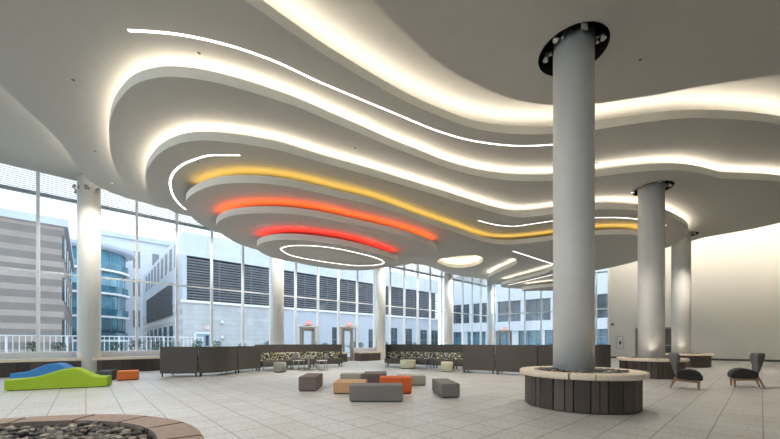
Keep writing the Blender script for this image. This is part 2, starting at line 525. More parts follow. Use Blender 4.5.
def flat_with_holes(mb, outer, holes, z):
    loops = [[Vector((p.x, p.y, 0)) for p in outer]] + [[Vector((p.x, p.y, 0)) for p in h] for h in holes]
    allv = [mb.bm.verts.new((p.x, p.y, z)) for lp in loops for p in lp]
    for t in tessellate_polygon(loops):
        try:
            mb.bm.faces.new([allv[k] for k in t])
        except ValueError:
            pass

def wall_ring(mb, c, z0, z1, smooth=True):
    a = [mb.bm.verts.new((p.x, p.y, z0)) for p in c]; b = [mb.bm.verts.new((p.x, p.y, z1)) for p in c]
    n = len(c)
    for i in range(n):
        f_ = mb.bm.faces.new((a[i], a[(i + 1) % n], b[(i + 1) % n], b[i])); f_.smooth = smooth

def ring_flat(mb, c1, c2, z1, z2):
    a = [mb.bm.verts.new((p.x, p.y, z1)) for p in c1]; b = [mb.bm.verts.new((p.x, p.y, z2)) for p in c2]
    n = len(c1)
    for i in range(n):
        mb.bm.faces.new((a[i], a[(i + 1) % n], b[(i + 1) % n], b[i]))

def strip_open(mb, c1, c2, z1, z2):
    a = [mb.bm.verts.new((p.x, p.y, z1)) for p in c1]; b = [mb.bm.verts.new((p.x, p.y, z2)) for p in c2]
    for i in range(len(a) - 1):
        mb.bm.faces.new((a[i], a[i + 1], b[i + 1], b[i]))

def nearest(c, p):
    p = Vector(p)
    return min(range(len(c)), key=lambda i: (c[i] - p).length)

# ================================================================== SETTING
def a3(s, n, z): p = on_a(s, n); return (p.x, p.y, z)
def b3(t, n, z): p = on_b(t, n); return (p.x, p.y, z)
CORNER_S, CORNER_T = 30.9, -1.05

# floor and outdoor ground
mb = MB()
mb.prism([on_a(-24, -0.1), on_a(CORNER_S, -0.1), on_b(40, -0.1), (44, -9), (-34, -9)], -0.2, 0.0)
fl = mb.build('floor', M['floor'], kind='structure')
mb = MB(); mb.box((0, 60, -0.35), (320, 260, 0.2))
mb.build('ground', M['pave'], kind='structure')

# main ceiling slab and the higher strip of ceiling along the back wall
def meet(nb):
    # s on the glass wall where it meets the line nb metres in front of the back wall
    best = min((abs((on_a(s / 100) - GB).dot(VN) - nb), s / 100) for s in range(0, 3600))
    return best[1]
S5 = meet(5.0)
mb = MB()
mb.prism([on_a(-24), on_a(S5), on_b(40, 5.0), (44, -9), (-34, -9)], CEIL, CEIL + 0.25)
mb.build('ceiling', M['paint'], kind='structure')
mb = MB()
mb.prism([on_a(S5), on_a(CORNER_S), on_b(40, 0), on_b(40, 5.0)], 9.6, 9.8)
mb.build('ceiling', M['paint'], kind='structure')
mb = MB()
mb.prism([on_a(S5, 0), on_b(40, 5.0), on_b(40, 4.8), on_a(S5 + 0.25, 0)], CEIL + 0.25, 9.6)
mb.build('trim_1', M['wall'], kind='structure')

# right wall (solid part of the back line), bulkheads above the two glass walls
mb = MB(); mb.prism([on_b(8.95, 0), on_b(40, 0), on_b(40, -0.3), on_b(8.95, -0.3)], 0, 9.6)
mb.build('wall_right', M['wall'], kind='structure')
mb = MB(); mb.prism([on_b(CORNER_T, 0), on_b(8.95, 0), on_b(8.95, -0.3), on_b(CORNER_T, -0.3)], CEIL, 9.6)
mb.build('wall_back', M['wall'], kind='structure')
mb = MB(); mb.prism([on_a(S5), on_a(CORNER_S), on_a(CORNER_S, -0.3), on_a(S5, -0.3)], CEIL, 9.6)
mb.build('wall_left', M['wall'], kind='structure')
mb = MB(); mb.prism([(-3, -9), (44, -9), (44, -9.3), (-3, -9.3)], 0, CEIL)
mb.build('wall_front', M['wall'], kind='structure')
e40 = on_b(40)
mb = MB(); mb.prism([(44, -9), (e40.x, e40.y), (e40.x + 0.3, e40.y), (44.3, -9)], 0, CEIL)
mb.build('wall_side', M['wall'], kind='structure')
# unseen glowing strip added in the raised slot to brighten the right wall
t = thing('added_wall_light', 'unseen strip light added in the raised slot to brighten the right wall', 'strip light', (on_b(18, 4.75).x, on_b(18, 4.75).y, 8.0))
mb = MB(); mb.prism([on_b(9, 4.79), on_b(36, 4.79), on_b(36, 4.62), on_b(9, 4.62)], 7.86, 7.92); mb.build('light_tray', M['head'], t)
mb = MB(); mb.prism([on_b(9, 4.75), on_b(36, 4.75), on_b(36, 4.66), on_b(9, 4.66)], 7.92, 7.97); mb.build('added_light_strip', M['wall_fill'], t)
mb = MB(); mb.prism([on_b(8.97, 0.0), on_b(40, 0.0), on_b(40, 0.03), on_b(8.97, 0.03)], 0, 0.14)
mb.build('baseboard_right', M['dark_door'], kind='structure')

# ---- long glass wall
DOORS_A = ((10.70, 0.38), (13.62, 0.35))         # centre and half width of the two glazed exits
w1 = struct('window_1', a3(0, 0, 0))
S0, S1_ = -23.0, CORNER_S
ks = [0.84 + 1.51 * k for k in range(-15, 20)]
for s in ks:
    low = 0.0 if any(abs(s - d) < 1.3 for d, h in DOORS_A) else 0.7
    mb = MB(); mb.box(a3(s, 0, (low + CEIL) / 2), (0.10, 0.17, CEIL - low), ANG_A); mb.build('mullion', M['mullion'], w1)
mb = MB(); mb.beam(a3(S0, 0, 6.9), a3(S1_, 0, 6.9), 0.15, 0.13); mb.build('transom', M['transom'], w1)
mb = MB(); mb.beam(a3(S0, 0, 3.94), a3(S1_, 0, 3.94), 0.13, 0.07); mb.build('transom', M['mullion'], w1)
mb = MB()
runs, prev = [], S0
for d, h in DOORS_A:
    runs.append((prev, d - h - 0.14)); prev = d + h + 0.14
runs.append((prev, S1_))
for r0, r1 in runs:
    mb.prism([on_a(r0, 0.14), on_a(r1, 0.14), on_a(r1, -0.25), on_a(r0, -0.25)], 0, 0.86)
mb.build('sill', M['white'], w1)
mb = MB()
mb.prism([on_a(S0, 0.01), on_a(S1_, 0.01), on_a(S1_, -0.01), on_a(S0, -0.01)], 2.3, 6.9)
for r0, r1 in runs:
    mb.prism([on_a(r0, 0.01), on_a(r1, 0.01), on_a(r1, -0.01), on_a(r0, -0.01)], 0.86, 2.3)
mb.build('glazing', M['glass'], w1)
mb = MB(); mb.prism([on_a(S0, 0.01), on_a(S1_, 0.01), on_a(S1_, -0.01), on_a(S0, -0.01)], 6.9, CEIL)
mb.build('fritted_glazing', M['frit'], w1)

# ---- glazing behind the photographer, left half
w3 = struct('window_3', (-18, -9, 0))
for k in range(20):
    mb = MB(); mb.box((-33 + k * 1.55, -9, CEIL / 2), (0.1, 0.17, CEIL)); mb.build('mullion', M['mullion'], w3)
mb = MB(); mb.beam((-34, -9, 3.94), (-3, -9, 3.94), 0.13, 0.08); mb.build('transom', M['mullion'], w3)
mb = MB(); mb.prism([(-34, -8.99), (-3, -8.99), (-3, -9.01), (-34, -9.01)], 0, CEIL); mb.build('glazing', M['glass'], w3)

# ---- back glass wall
DOOR_B = (0.62, 0.5)
w2 = struct('window_2', b3(0, 0, 0))
for t in [-0.35 + 1.4 * k for k in range(0, 7)] + [8.88]:
    mb = MB(); mb.box(b3(t, 0, CEIL / 2), (0.11, 0.17, CEIL), ANG_B); mb.build('mullion', M['mullion'], w2)
mb = MB(); mb.beam(b3(CORNER_T, 0, 3.94), b3(8.9, 0, 3.94), 0.13, 0.08); mb.build('transom', M['mullion'], w2)
mb = MB(); mb.beam(b3(CORNER_T, 0, 6.9), b3(8.9, 0, 6.9), 0.15, 0.12); mb.build('transom', M['transom'], w2)
mb = MB()
mb.prism([on_b(CORNER_T, 0.01), on_b(8.9, 0.01), on_b(8.9, -0.01), on_b(CORNER_T, -0.01)], 2.4, CEIL)
mb.prism([on_b(DOOR_B[0] + 0.55, 0.01), on_b(8.9, 0.01), on_b(8.9, -0.01), on_b(DOOR_B[0] + 0.55, -0.01)], 0.3, 2.4)
mb.build('glazing', M['glass'], w2)
mb = MB(); mb.prism([on_b(DOOR_B[0] + 0.55, 0.1), on_b(8.9, 0.1), on_b(8.9, -0.15), on_b(DOOR_B[0] + 0.55, -0.15)], 0, 0.3)
mb.build('sill', M['white'], w2)

# ---- glazed exit doors
def exit_door(name, fn, ang, c, h, top):
    d = struct(name, fn(c, 0, 0))
    mb = MB()
    mb.beam(fn(c - h - 0.06, 0, 0), fn(c - h - 0.06, 0, top + 0.12), 0.2, 0.12, (1, 0, 0))
    mb.beam(fn(c + h + 0.06, 0, 0), fn(c + h + 0.06, 0, top + 0.12), 0.2, 0.12, (1, 0, 0))
    mb.beam(fn(c - h - 0.12, 0, top + 0.06), fn(c + h + 0.12, 0, top + 0.06), 0.2, 0.13)
    mb.build('door_frame', M['taupe'], d)
    mb = MB()
    for q in (-1, 1):
        mb.beam(fn(c + q * (h - 0.06), 0, 0.01), fn(c + q * (h - 0.06), 0, top), 0.06, 0.11, (1, 0, 0))
    mb.beam(fn(c - h + 0.1, 0, 0.14), fn(c + h - 0.1, 0, 0.14), 0.06, 0.26)
    mb.beam(fn(c - h + 0.1, 0, top - 0.06), fn(c + h - 0.1, 0, top - 0.06), 0.06, 0.12)
    leaf = mb.build('door_leaf', M['taupe'], d)
    mb = MB(); mb.beam(fn(c, 0, 0.27), fn(c, 0, top - 0.12), 2 * h - 0.24, 0.012, (fn(c, 1, 0)[0] - fn(c, 0, 0)[0], fn(c, 1, 0)[1] - fn(c, 0, 0)[1], 0))
    mb.build('door_glass', M['glass'], d)
    mb = MB(); mb.beam(fn(c - h + 0.1, 0.08, 1.0), fn(c + h - 0.1, 0.08, 1.0), 0.05, 0.06); mb.build('push_bar', M['steel'], d)
    return d
exit_door('door_1', a3, ANG_A, *DOORS_A[0], 2.06)
exit_door('door_2', a3, ANG_A, *DOORS_A[1], 2.12)
exit_door('door_3', b3, ANG_B, *DOOR_B, 2.25)
# header bars across the door bays
for nm, fn, c, w, z in (('trim_2', a3, 10.66, 0.70, 2.26), ('trim_3', a3, 13.68, 0.70, 2.30), ('trim_4', b3, 0.35, 0.68, 2.42)):
    mb = MB(); mb.beam(fn(c - w, 0, z), fn(c + w, 0, z), 0.12, 0.07); mb.build(nm, M['mullion'], kind='structure')

# dark double door in the right wall, behind the two columns
d4 = struct('door_4', b3(11.75, 0, 0))
mb = MB()
for t in (10.66, 12.84):
    mb.beam(b3(t, 0.02, 0), b3(t, 0.02, 2.34), 0.1, 0.1, (1, 0, 0))
mb.beam(b3(10.6, 0.02, 2.3), b3(12.9, 0.02, 2.3), 0.1, 0.1)
mb.build('door_frame', M['taupe'], d4)
for t0, t1 in ((10.71, 11.74), (11.76, 12.79)):
    mb = MB(); mb.prism([on_b(t0, 0.0), on_b(t1, 0.0), on_b(t1, 0.05), on_b(t0, 0.05)], 0.01, 2.25)
    lf = mb.build('door_leaf', M['dark_door'], d4)
    mb = MB(); mb.beam(b3(t0 + 0.12, 0.12, 1.03), b3(t1 - 0.12, 0.12, 1.03), 0.05, 0.07); mb.build('push_bar', M['steel'], lf)

# ================================================================== CEILING TIERS
OUTLINE = {
    'entry': [(-0.3,5.98), (-0.11,6.22), (0.17,6.51), (0.47,6.8), (0.83,7.14), (1.32,7.51), (1.91,7.87), (2.51,8.18), (3.12,8.42), (3.63,8.55), (4.07,8.61), (4.64,8.61), (5.19,8.57), (5.88,8.41), (6.53,8.26), (7.17,8.04), (7.73,7.9), (8.74,7.65), (12,7), (15,5), (16,1), (14,-3.5), (8,-5.5), (2,-4.5), (-1.2,-1.5), (-1.8,1.5), (-1.4,3.6), (-0.8,5)],
    'broad': [(-2.54,5.78), (-2.35,5.93), (-2.12,6.18), (-1.77,6.5), (-1.46,6.8), (-1.06,7.13), (-0.51,7.57), (0.06,8), (0.6,8.37), (1.28,8.76), (1.96,9.11), (2.72,9.36), (3.57,9.49), (4.49,9.49), (5.08,9.42), (5.64,9.31), (6.16,9.15), (6.77,8.99), (7.38,8.86), (7.86,8.81), (8.48,8.82), (10.6,9.1), (13.2,10.2), (16.5,11.6), (19,13.2), (19.5,15), (18.6,17.3), (16.8,18.6), (13.5,19.6), (9,20), (4,19.2), (-1,17.8), (-5,16.4), (-8,15.5), (-10.03,14.64), (-10.27,14.32), (-10.65,13.81), (-10.95,13.29), (-11.05,12.82), (-10.96,12.18), (-10.69,11.61), (-10.2,10.7), (-9.76,9.98), (-9.25,8.6), (-8.7,7), (-7.8,5.4), (-6.3,4.2), (-4.6,4), (-3.3,4.95)],
    'second': [(-7.93,9.49), (-7.49,8.93), (-7.06,8.42), (-6.41,7.78), (-5.97,7.44), (-5.49,7.12), (-5.11,6.97), (-4.8,6.89), (-4.52,6.87), (-4.18,6.9), (-3.76,7), (-3.25,7.2), (-2.76,7.44), (-2.21,7.75), (-1.56,8.21), (-0.73,8.8), (-0.03,9.32), (0.93,9.94), (1.62,10.4), (2.63,10.9), (3.41,11.15), (4.12,11.3), (4.75,11.32), (5.39,11.3), (6.06,11.19), (6.72,11.03), (7.41,10.82), (8.15,10.66), (8.83,10.59), (9.62,10.71), (10.28,10.91), (10.88,11.12), (12.8,11.3), (15.2,12), (17.2,13.3), (17.7,14.8), (17.3,16), (16.55,16.92), (16.11,17.42), (16.08,17.95), (14.8,18.8), (12.5,19.3), (8,18.8), (2,17.2), (-3,15.2), (-6.6,14), (-9.21,13.4), (-9.31,13.17), (-9.39,12.44), (-9.26,11.91), (-8.95,11.13), (-8.48,10.29)],
    'third': [(-7.24,9.92), (-6.8,9.46), (-6.31,9.02), (-5.9,8.72), (-5.52,8.51), (-5.19,8.37), (-4.9,8.31), (-4.59,8.29), (-4.29,8.32), (-3.78,8.42), (-3.39,8.54), (-2.88,8.73), (-1.85,9.37), (-0.71,10), (0.59,10.8), (2.01,11.67), (3.32,12.52), (4.14,13), (4.7,13.27), (5.17,13.37), (5.66,13.29), (6.25,13.04), (6.93,12.79), (7.65,12.6), (8.43,12.54), (9.24,12.66), (9.92,12.82), (10.69,13.12), (11.63,13.69), (12.36,14.18), (13.06,14.78), (13.64,15.48), (14.11,16.41), (14.48,17.5), (14.51,18.46), (14.3,19.54), (13.71,21.13), (13.27,22.4), (11.87,25.07), (10.49,27.32), (9.66,28.48), (9.06,28.57), (7.67,26.67), (6.35,25.69), (5.15,25.07), (3.6,23.43), (2.19,21.62), (1.36,21.16), (0.56,20.74), (-1.8,19.54), (-4.82,17.78), (-6.96,15.48), (-7.67,13.49), (-8.29,12.95), (-8.3,12.44), (-8.26,11.73), (-7.98,11.04), (-7.62,10.44)],
    'dish': [(2.81,20.49), (3.16,19.65), (3.74,19.31), (4.5,19.16), (5.06,19.31), (5.51,20.12), (5.56,21.35), (5.08,22.16), (4.53,22.4), (3.89,22.16), (3.17,21.32)],
    'yellow': [(-6.57,10.77), (-6.31,10.47), (-5.99,10.21), (-5.68,9.99), (-5.33,9.79), (-5.03,9.66), (-4.75,9.59), (-4.46,9.55), (-4.17,9.54), (-3.84,9.55), (-3.51,9.6), (-2.77,9.86), (-1.63,10.51), (-0.69,11.04), (0.08,11.64), (0.95,12.43), (2.02,13.33), (2.88,14.04), (3.66,14.73), (4.62,15.38), (5.22,15.52), (5.76,15.47), (6.47,15.2), (7.14,14.9), (7.84,14.48), (8.61,14.18), (9.51,14.08), (10.36,14.16), (11.18,14.56), (12.18,15.44), (12.99,16.53), (13.44,17.57), (13.66,18.6), (13.51,19.48), (13.22,20.38), (12.82,21.18), (12.22,22.32), (11.22,23.7), (10.08,25.27), (8.9,26.22), (7.99,25.82), (7.1,24.46), (6.79,23.52), (6.74,22.65), (6.94,21.38), (7.17,20.25), (7.23,19.43), (7.09,18.83), (6.74,18.2), (6.15,17.67), (5.65,17.41), (5.08,17.24), (4.5,17.18), (3.88,17.37), (3.42,17.67), (2.9,18.05), (2.11,18.2), (-0.05,17.88), (-3.1,17.08), (-5.65,15.68), (-6.7,14.42), (-7.19,13.77), (-7.3,13.06), (-7.22,12.21), (-6.91,11.41)],
    'orange': [(-6.17,11.82), (-5.96,11.51), (-5.71,11.23), (-5.46,11.01), (-5.21,10.87), (-4.93,10.75), (-4.67,10.68), (-4.4,10.63), (-4.14,10.61), (-3.76,10.61), (-3.33,10.65), (-2.8,10.81), (-2.27,11.05), (-1.15,11.75), (-0.04,12.48), (0.95,13.28), (1.63,14.06), (1.93,14.53), (2.06,14.94), (2.06,15.44), (1.9,16.02), (1.45,16.8), (0.98,17.42), (0.32,17.94), (-1.12,17.89), (-2.66,17.5), (-4.05,16.8), (-5.22,15.8), (-5.95,14.7), (-6.27,14.03), (-6.37,13.3), (-6.35,12.41)],
    'red': [(-5.12,12.78), (-4.93,12.48), (-4.7,12.24), (-4.5,12.1), (-4.28,11.98), (-4.04,11.92), (-3.75,11.88), (-3.47,11.88), (-3.13,11.95), (-2.8,12.07), (-2.37,12.25), (-1.9,12.51), (-1.49,12.8), (-1.02,13.22), (-0.57,13.72), (-0.13,14.26), (0.17,14.67), (0.33,14.99), (0.27,15.37), (0,15.87), (-0.39,16.35), (-0.9,16.73), (-1.51,16.92), (-2.06,16.87), (-2.63,16.66), (-3.16,16.35), (-3.62,16.01), (-4.04,15.6), (-4.41,15.1), (-4.83,14.74), (-5.12,14.23), (-5.25,13.52)],
    'far': [(7.87,24.08), (7.92,23.35), (8.13,22.58), (8.56,21.46), (8.98,20.26), (9.11,19.74), (9.06,19.27), (9.02,18.82), (9.61,18.44), (10.36,18.62), (11.42,19.68), (12.56,21.52), (12.99,23.35), (12.19,24.82), (10.52,25.42), (8.9,25.14), (8.19,24.69)],
    'farthest': [(9,23.27), (9.26,22.88), (9.63,22.46), (10,22.1), (10.44,21.78), (11.46,21.52), (12.47,21.71), (13.14,22.42), (13.02,23.14), (11.77,23.41), (10.44,23.54), (9.41,23.59)],
}
LINES = {
    'S1': [(-4.96,6.34), (-4.46,6.37), (-3.96,6.44), (-3.44,6.58), (-2.92,6.78), (-2.34,7.09), (-1.68,7.55), (-1.16,7.87), (-0.47,8.29), (0.21,8.7), (0.78,9.05), (1.33,9.36), (2.09,9.7), (2.83,9.91), (3.62,10.04), (4.3,10.04), (4.79,9.99), (5.15,9.94)],
    'S3a': [(-4.02,8.94), (-4.42,8.94), (-4.83,8.95), (-5.31,9.13), (-5.89,9.45), (-6.44,9.92), (-6.93,10.54), (-7.36,11.34), (-7.6,12.03), (-7.69,12.58)],
    'S3b': [(3.55,13.7), (4.04,14.01), (4.53,14.24), (5,14.36), (5.35,14.37), (5.99,14.07), (6.6,13.77), (7.33,13.53), (8.13,13.4), (9.07,13.4), (9.88,13.54), (10.74,13.83), (11.71,14.29)],
    'S4': [(6.02,16.62), (7.48,17.82), (9.24,19.28), (10.56,20.38)],
    'T2': [(8.27,23.75), (9.05,21.87), (9.68,20.2), (10.02,19.35)],
    'S6': [(-4.26,12.98), (-4.04,12.76), (-3.71,12.6), (-3.25,12.57), (-2.82,12.64), (-2.36,12.83), (-1.84,13.17), (-1.34,13.63), (-0.92,14.05), (-0.64,14.41), (-0.42,14.81), (-0.33,15.2), (-0.41,15.48), (-0.7,15.7), (-1.08,15.82), (-1.56,15.85), (-2.05,15.68), (-2.5,15.41), (-2.97,15.12), (-3.36,14.81), (-3.75,14.5), (-4.05,14.16), (-4.22,13.84), (-4.29,13.48), (-4.3,13.19)],
}
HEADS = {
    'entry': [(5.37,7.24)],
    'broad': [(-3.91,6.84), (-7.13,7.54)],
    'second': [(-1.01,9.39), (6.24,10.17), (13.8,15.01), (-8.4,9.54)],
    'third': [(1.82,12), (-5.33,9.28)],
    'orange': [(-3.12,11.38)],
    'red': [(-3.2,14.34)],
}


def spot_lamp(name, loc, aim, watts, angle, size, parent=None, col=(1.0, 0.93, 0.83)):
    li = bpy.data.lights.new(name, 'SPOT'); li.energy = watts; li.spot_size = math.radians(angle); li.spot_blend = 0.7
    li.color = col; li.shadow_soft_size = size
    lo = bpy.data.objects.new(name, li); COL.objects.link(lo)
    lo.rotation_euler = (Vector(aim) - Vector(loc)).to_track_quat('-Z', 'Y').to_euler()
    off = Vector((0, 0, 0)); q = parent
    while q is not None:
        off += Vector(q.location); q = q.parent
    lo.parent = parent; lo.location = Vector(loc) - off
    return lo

def tier(key, z, label, coves, holes=(), lip=0.22, lines=(), heads=(), lit=(), hang=(), zup=CEIL, recess=None):
    c = smooth_closed(OUTLINE[key])
    t = thing('ceiling_tier', label, 'ceiling tier', (c[0].x, c[0].y, z), group='stacked curving ceiling tiers', kind='thing')
    nn = normals_closed(c)
    i1 = [p + q * 0.04 for p, q in zip(c, nn)]
    inner = [circle(h[0], h[1]) for h in holes]
    rec = [smooth_closed(recess)] if recess else []
    mb = MB()
    flat_with_holes(mb, c, inner + rec, z)
    flat_with_holes(mb, i1, inner + rec, z + 0.10)
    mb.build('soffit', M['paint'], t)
    mb = MB()
    wall_ring(mb, c, z, z + lip); ring_flat(mb, c, i1, z + lip, z + lip); wall_ring(mb, i1, z + 0.10, z + lip)
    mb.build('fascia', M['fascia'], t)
    for (m, p0, p1) in coves:
        a, b = nearest(c, p0), nearest(c, p1)
        n = (b - a) % len(c) + 1
        idx = [(a + k) % len(c) for k in range(n)]
        o1 = [c[k] + nn[k] * 0.06 for k in idx]; o2 = [c[k] + nn[k] * 0.32 for k in idx]; tilt = 0.022 if key in ('broad', 'second', 'third') else 0.008
        mb = MB(); strip_open(mb, o1, o2, z + lip + 0.012 - tilt, z + lip + 0.012 + tilt)
        cv = mb.build('cove_light', m, t)
        # tray that carries the strip
        mb = MB(); strip_open(mb, o1, o2, z + lip + 0.004 - tilt, z + lip + 0.004 + tilt); strip_open(mb, o2, o2, z + 0.10, z + lip + 0.004 + tilt)
        mb.build('light_tray', M['head'], cv)
    for (pts, w) in lines:
        p = smooth_open(pts); q = normals_open(p)
        l1 = [a + b * w / 2 for a, b in zip(p, q)]; l2 = [a - b * w / 2 for a, b in zip(p, q)]
        mb = MB(); strip_open(mb, l1, l2, z - 0.008, z - 0.008)
        strip_open(mb, l1, l1, z - 0.008, z + 0.02); strip_open(mb, l2, l2, z - 0.008, z + 0.02)
        mb.build('line_light', M['line'], t)
    for (h, colr, top) in holes and [(h, h[2], h[3]) for h in holes]:
        ci = circle(h[0], h[1]); cc = circle(h[0], colr)
        mb = MB(); wall_ring(mb, ci, z, top); ring_flat(mb, ci, cc, top, top)
        mb.build('column_collar', M['dark'], t)
    for p in heads:  # sprinkler heads, plus caps for added fill lamps
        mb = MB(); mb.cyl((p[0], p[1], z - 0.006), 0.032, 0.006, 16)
        hd = mb.build('ceiling_head', M['head'], t)
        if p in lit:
            spot_lamp('added_fill_lamp', (p[0], p[1], z - 0.03), (p[0], p[1], 0), ENTRY_FILL if key == 'entry' else FILL_SPOT, 100, 0.10, hd)  # fill lamp added to brighten floor and furniture
    for p in hang:
        mb = MB(); mb.tube((p[0], p[1], z + 0.09), (p[0], p[1], zup + 0.03), 0.02); mb.build('hanger_rod', M['steel'], t)
    return t, c

W_ = M['cove']
ENTRY_FILL_SPOTS = [(0.6, 4.3), (-0.3, 2.6)]  # invented fill lamps above the view, for the near floor and furniture
COL_MAIN, COL_2, COL_3 = (3.81, 7.02), (9.19, 11.87), (14.72, 17.05)
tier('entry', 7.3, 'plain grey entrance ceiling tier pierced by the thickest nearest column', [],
     holes=[((3.80, 7.03), 0.66, 0.385, CEIL)], heads=HEADS['entry'] + ENTRY_FILL_SPOTS, lit=ENTRY_FILL_SPOTS, hang=[(1, 4), (8, 4), (8, 6.5), (2, 6)])
tier('broad', 7.1, 'broadest ceiling tier, with a long thin white line light sweeping across it',
     [(M['cove_high'], OUTLINE['broad'][-2], (11.5, 9.5)), (W_, (-9.0, 15.1), (-8.7, 7.0))], lines=[(LINES['S1'], 0.052)], heads=HEADS['broad'] + [(-4.4, 5.2)], lit=HEADS['broad'][1:] + [(-4.4, 5.2)], hang=[(-7, 9), (-4, 9), (2, 12), (9, 11), (16, 14), (10, 17)])  # front left head is an added out-of-view fill lamp
tier('second', 6.65, 'second ceiling tier down, holding the white glow behind the middle right column',
     [(W_, (-8.4, 13.5), (17.6, 15.2))], holes=[((9.24, 11.87), 0.60, 0.385, 7.09), ((14.80, 17.03), 0.60, 0.385, 7.09)],
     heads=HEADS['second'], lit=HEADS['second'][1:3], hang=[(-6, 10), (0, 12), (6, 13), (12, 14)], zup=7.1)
tier('third', 6.2, 'third ceiling tier down, with a hooked line light at its left end',
     [(W_, (-7.5, 13.1), (13.4, 17.0))], lines=[(LINES['S3a'], 0.06), (LINES['S3b'], 0.048)], heads=HEADS['third'], lit=HEADS['third'][:1],
     hang=[(-5, 11), (0, 14), (6, 16), (10, 15)], zup=6.65, recess=OUTLINE['dish'])
tier('yellow', 5.75, 'fourth ceiling tier down, rimmed by a yellow glow',
     [(M['cove_y'], (-6.2, 10.4), (12.3, 14.6)), (M['cove_soft'], (6.7, 24.2), (8.0, 18.95))], lines=[(LINES['S4'], 0.06)],
     hang=[(-4, 12), (1, 15), (7, 17), (11, 16.5)], zup=6.2)
tier('orange', 5.3, 'fifth ceiling tier down, rimmed by an orange glow',
     [(M['cove_o'], (-6.1, 11.7), (2.0, 14.7))], heads=HEADS['orange'], hang=[(-4.5, 12.5), (-1, 15), (0.5, 16)], zup=5.75)
tier('red', 4.85, 'lowest oval ceiling tier with a red rim and a white ring of light',
     [(M['cove_r'], (-5.15, 12.7), (0.3, 14.9))], lines=[(LINES['S6'] + [LINES['S6'][0]], 0.05)], heads=HEADS['red'], lit=HEADS['red'],
     hang=[(-3, 13), (-1, 15), (-1.5, 16)], zup=5.3)
tier('far', 5.3, 'small far ceiling tier stepping down beside the nearest column, with a slanting line light',
     [(M['cove_soft'], (7.9, 23.9), (9.1, 19.6))], lines=[(LINES['T2'], 0.055)], hang=[(9.5, 22), (11, 21), (10.2, 23.5)], zup=5.75)
tier('farthest', 4.85, 'lowest small ceiling tier at the far end before the back windows',
     [(M['cove_soft'], (9.1, 23.2), (12.4, 21.7))], hang=[(10.5, 22.6), (12, 22.4)], zup=5.3)

# the lit oval recess in the third tier
dc = smooth_closed(OUTLINE['dish'])
cen = sum(dc, Vector((0, 0))) / len(dc)
t = thing('ceiling_recess', 'glowing oval recess cut into the ceiling near the far windows', 'ceiling recess', (cen.x, cen.y, 6.2), kind='thing')
out1 = [p + (p - cen).normalized() * 0.04 for p in dc]; out2 = [p + (p - cen).normalized() * 0.32 for p in dc]
mb = MB(); wall_ring(mb, dc, 6.2, 6.44); ring_flat(mb, dc, out1, 6.44, 6.44); ring_flat(mb, out1, out2, 6.40, 6.40); wall_ring(mb, out2, 6.40, 6.78)
flat_with_holes(mb, out2, [], 6.78)
mb.build('recess_shell', M['fascia'], t)
mb = MB()
ring_flat(mb, [p + (p - cen).normalized() * 0.07 for p in dc], [p + (p - cen).normalized() * 0.16 for p in dc], 6.42, 6.46)
mb.build('cove_light', M['cove_dish'], t)

# ================================================================== COLUMNS
def column(c, r, top, label, base=0.0, spots=(), spot_z=None):
    t = thing('round_column', label, 'column', (c[0], c[1], base), kind='thing')
    mb = MB(); mb.cyl((c[0], c[1], base), r, top - base, 64); mb.build('shaft', M['column'], t)
    for a in spots:
        ca, sa = math.cos(math.radians(a)), math.sin(math.radians(a))
        x, y = c[0] + ca * (r + 0.0), c[1] + sa * (r + 0.0)
        mb = MB(); mb.tube((x - ca * 0.01, y - sa * 0.01, spot_z), (x + ca * 0.10, y + sa * 0.10, spot_z), 0.018)
        mb.tube((x + ca * 0.11, y + sa * 0.11, spot_z + 0.07), (x + ca * 0.15, y + sa * 0.15, spot_z - 0.09), 0.045, 12, 0.055)
        mb.tube((x + ca * 0.03 - sa * 0.07, y + sa * 0.03 + ca * 0.07, spot_z + 0.05), (x + ca * 0.05 - sa * 0.08, y + sa * 0.05 + ca * 0.08, spot_z - 0.06), 0.03, 10)
        mb.build('spotlight', M['steel'], t)
    return t
column(COL_MAIN, 0.385, CEIL, 'nearest and thickest white column, standing in the nearest planter at right', spots=(205, 262, 330, 20, 150), spot_z=7.40)
column(COL_2, 0.385, 7.10, 'white column in the middle planter on the right, behind the wing chair', spots=(200, 260, 330, 20, 150), spot_z=6.72)
column(COL_3, 0.385, 7.10, 'white column in the rearmost planter, before the right wall', spots=(200, 260, 330, 20, 150), spot_z=6.72)
for s, lt, nm, sp in ((0.78, 'leftmost column by the glass wall', 'white column at the left end of the glass wall, ringed by small spotlights', (185, 250, 300, 345)),
                  (8.5, 'column left of the first glazed exit', 'white column before the glass wall, just left of the first glazed exit', ()),
                  (16.0, 'column right of the second glazed exit', 'white column before the glass wall, just right of the second glazed exit', ()),
                  (23.6, 'slim column behind the right-hand sofas', 'slim far column behind the middle of the right-hand sofas', ()),
                  (30.3, 'slim column in the far corner', 'slim far column in the corner where the two glass walls meet', ())):
    p = on_a(s, 0.62)
    column((p.x, p.y), 0.36, CEIL - 0.003, nm, spots=sp, spot_z=7.22)
    g = on_a(s + 0.6, 2.5 if s < 2 else 2.3); gz = 7.1 if s < 2 else CEIL  # position of a fill lamp added to brighten this column
    d = thing('added_fill_light', 'added ceiling fill light shining on the ' + lt, 'fill_light', (g.x, g.y, gz - 0.02))
    mb = MB(); mb.cyl((g.x, g.y, gz - 0.02), 0.05, 0.02, 20); mb.build('trim_ring', M['white'], d)
    spot_lamp('added_fill_lamp', (g.x, g.y, gz - 0.05), (p.x, p.y, 1.2 if s < 2 else 2.4), COLUMN_FILL * (0.42 if s < 2 else 0.9), 120 if s < 2 else 75, 0.08, d)

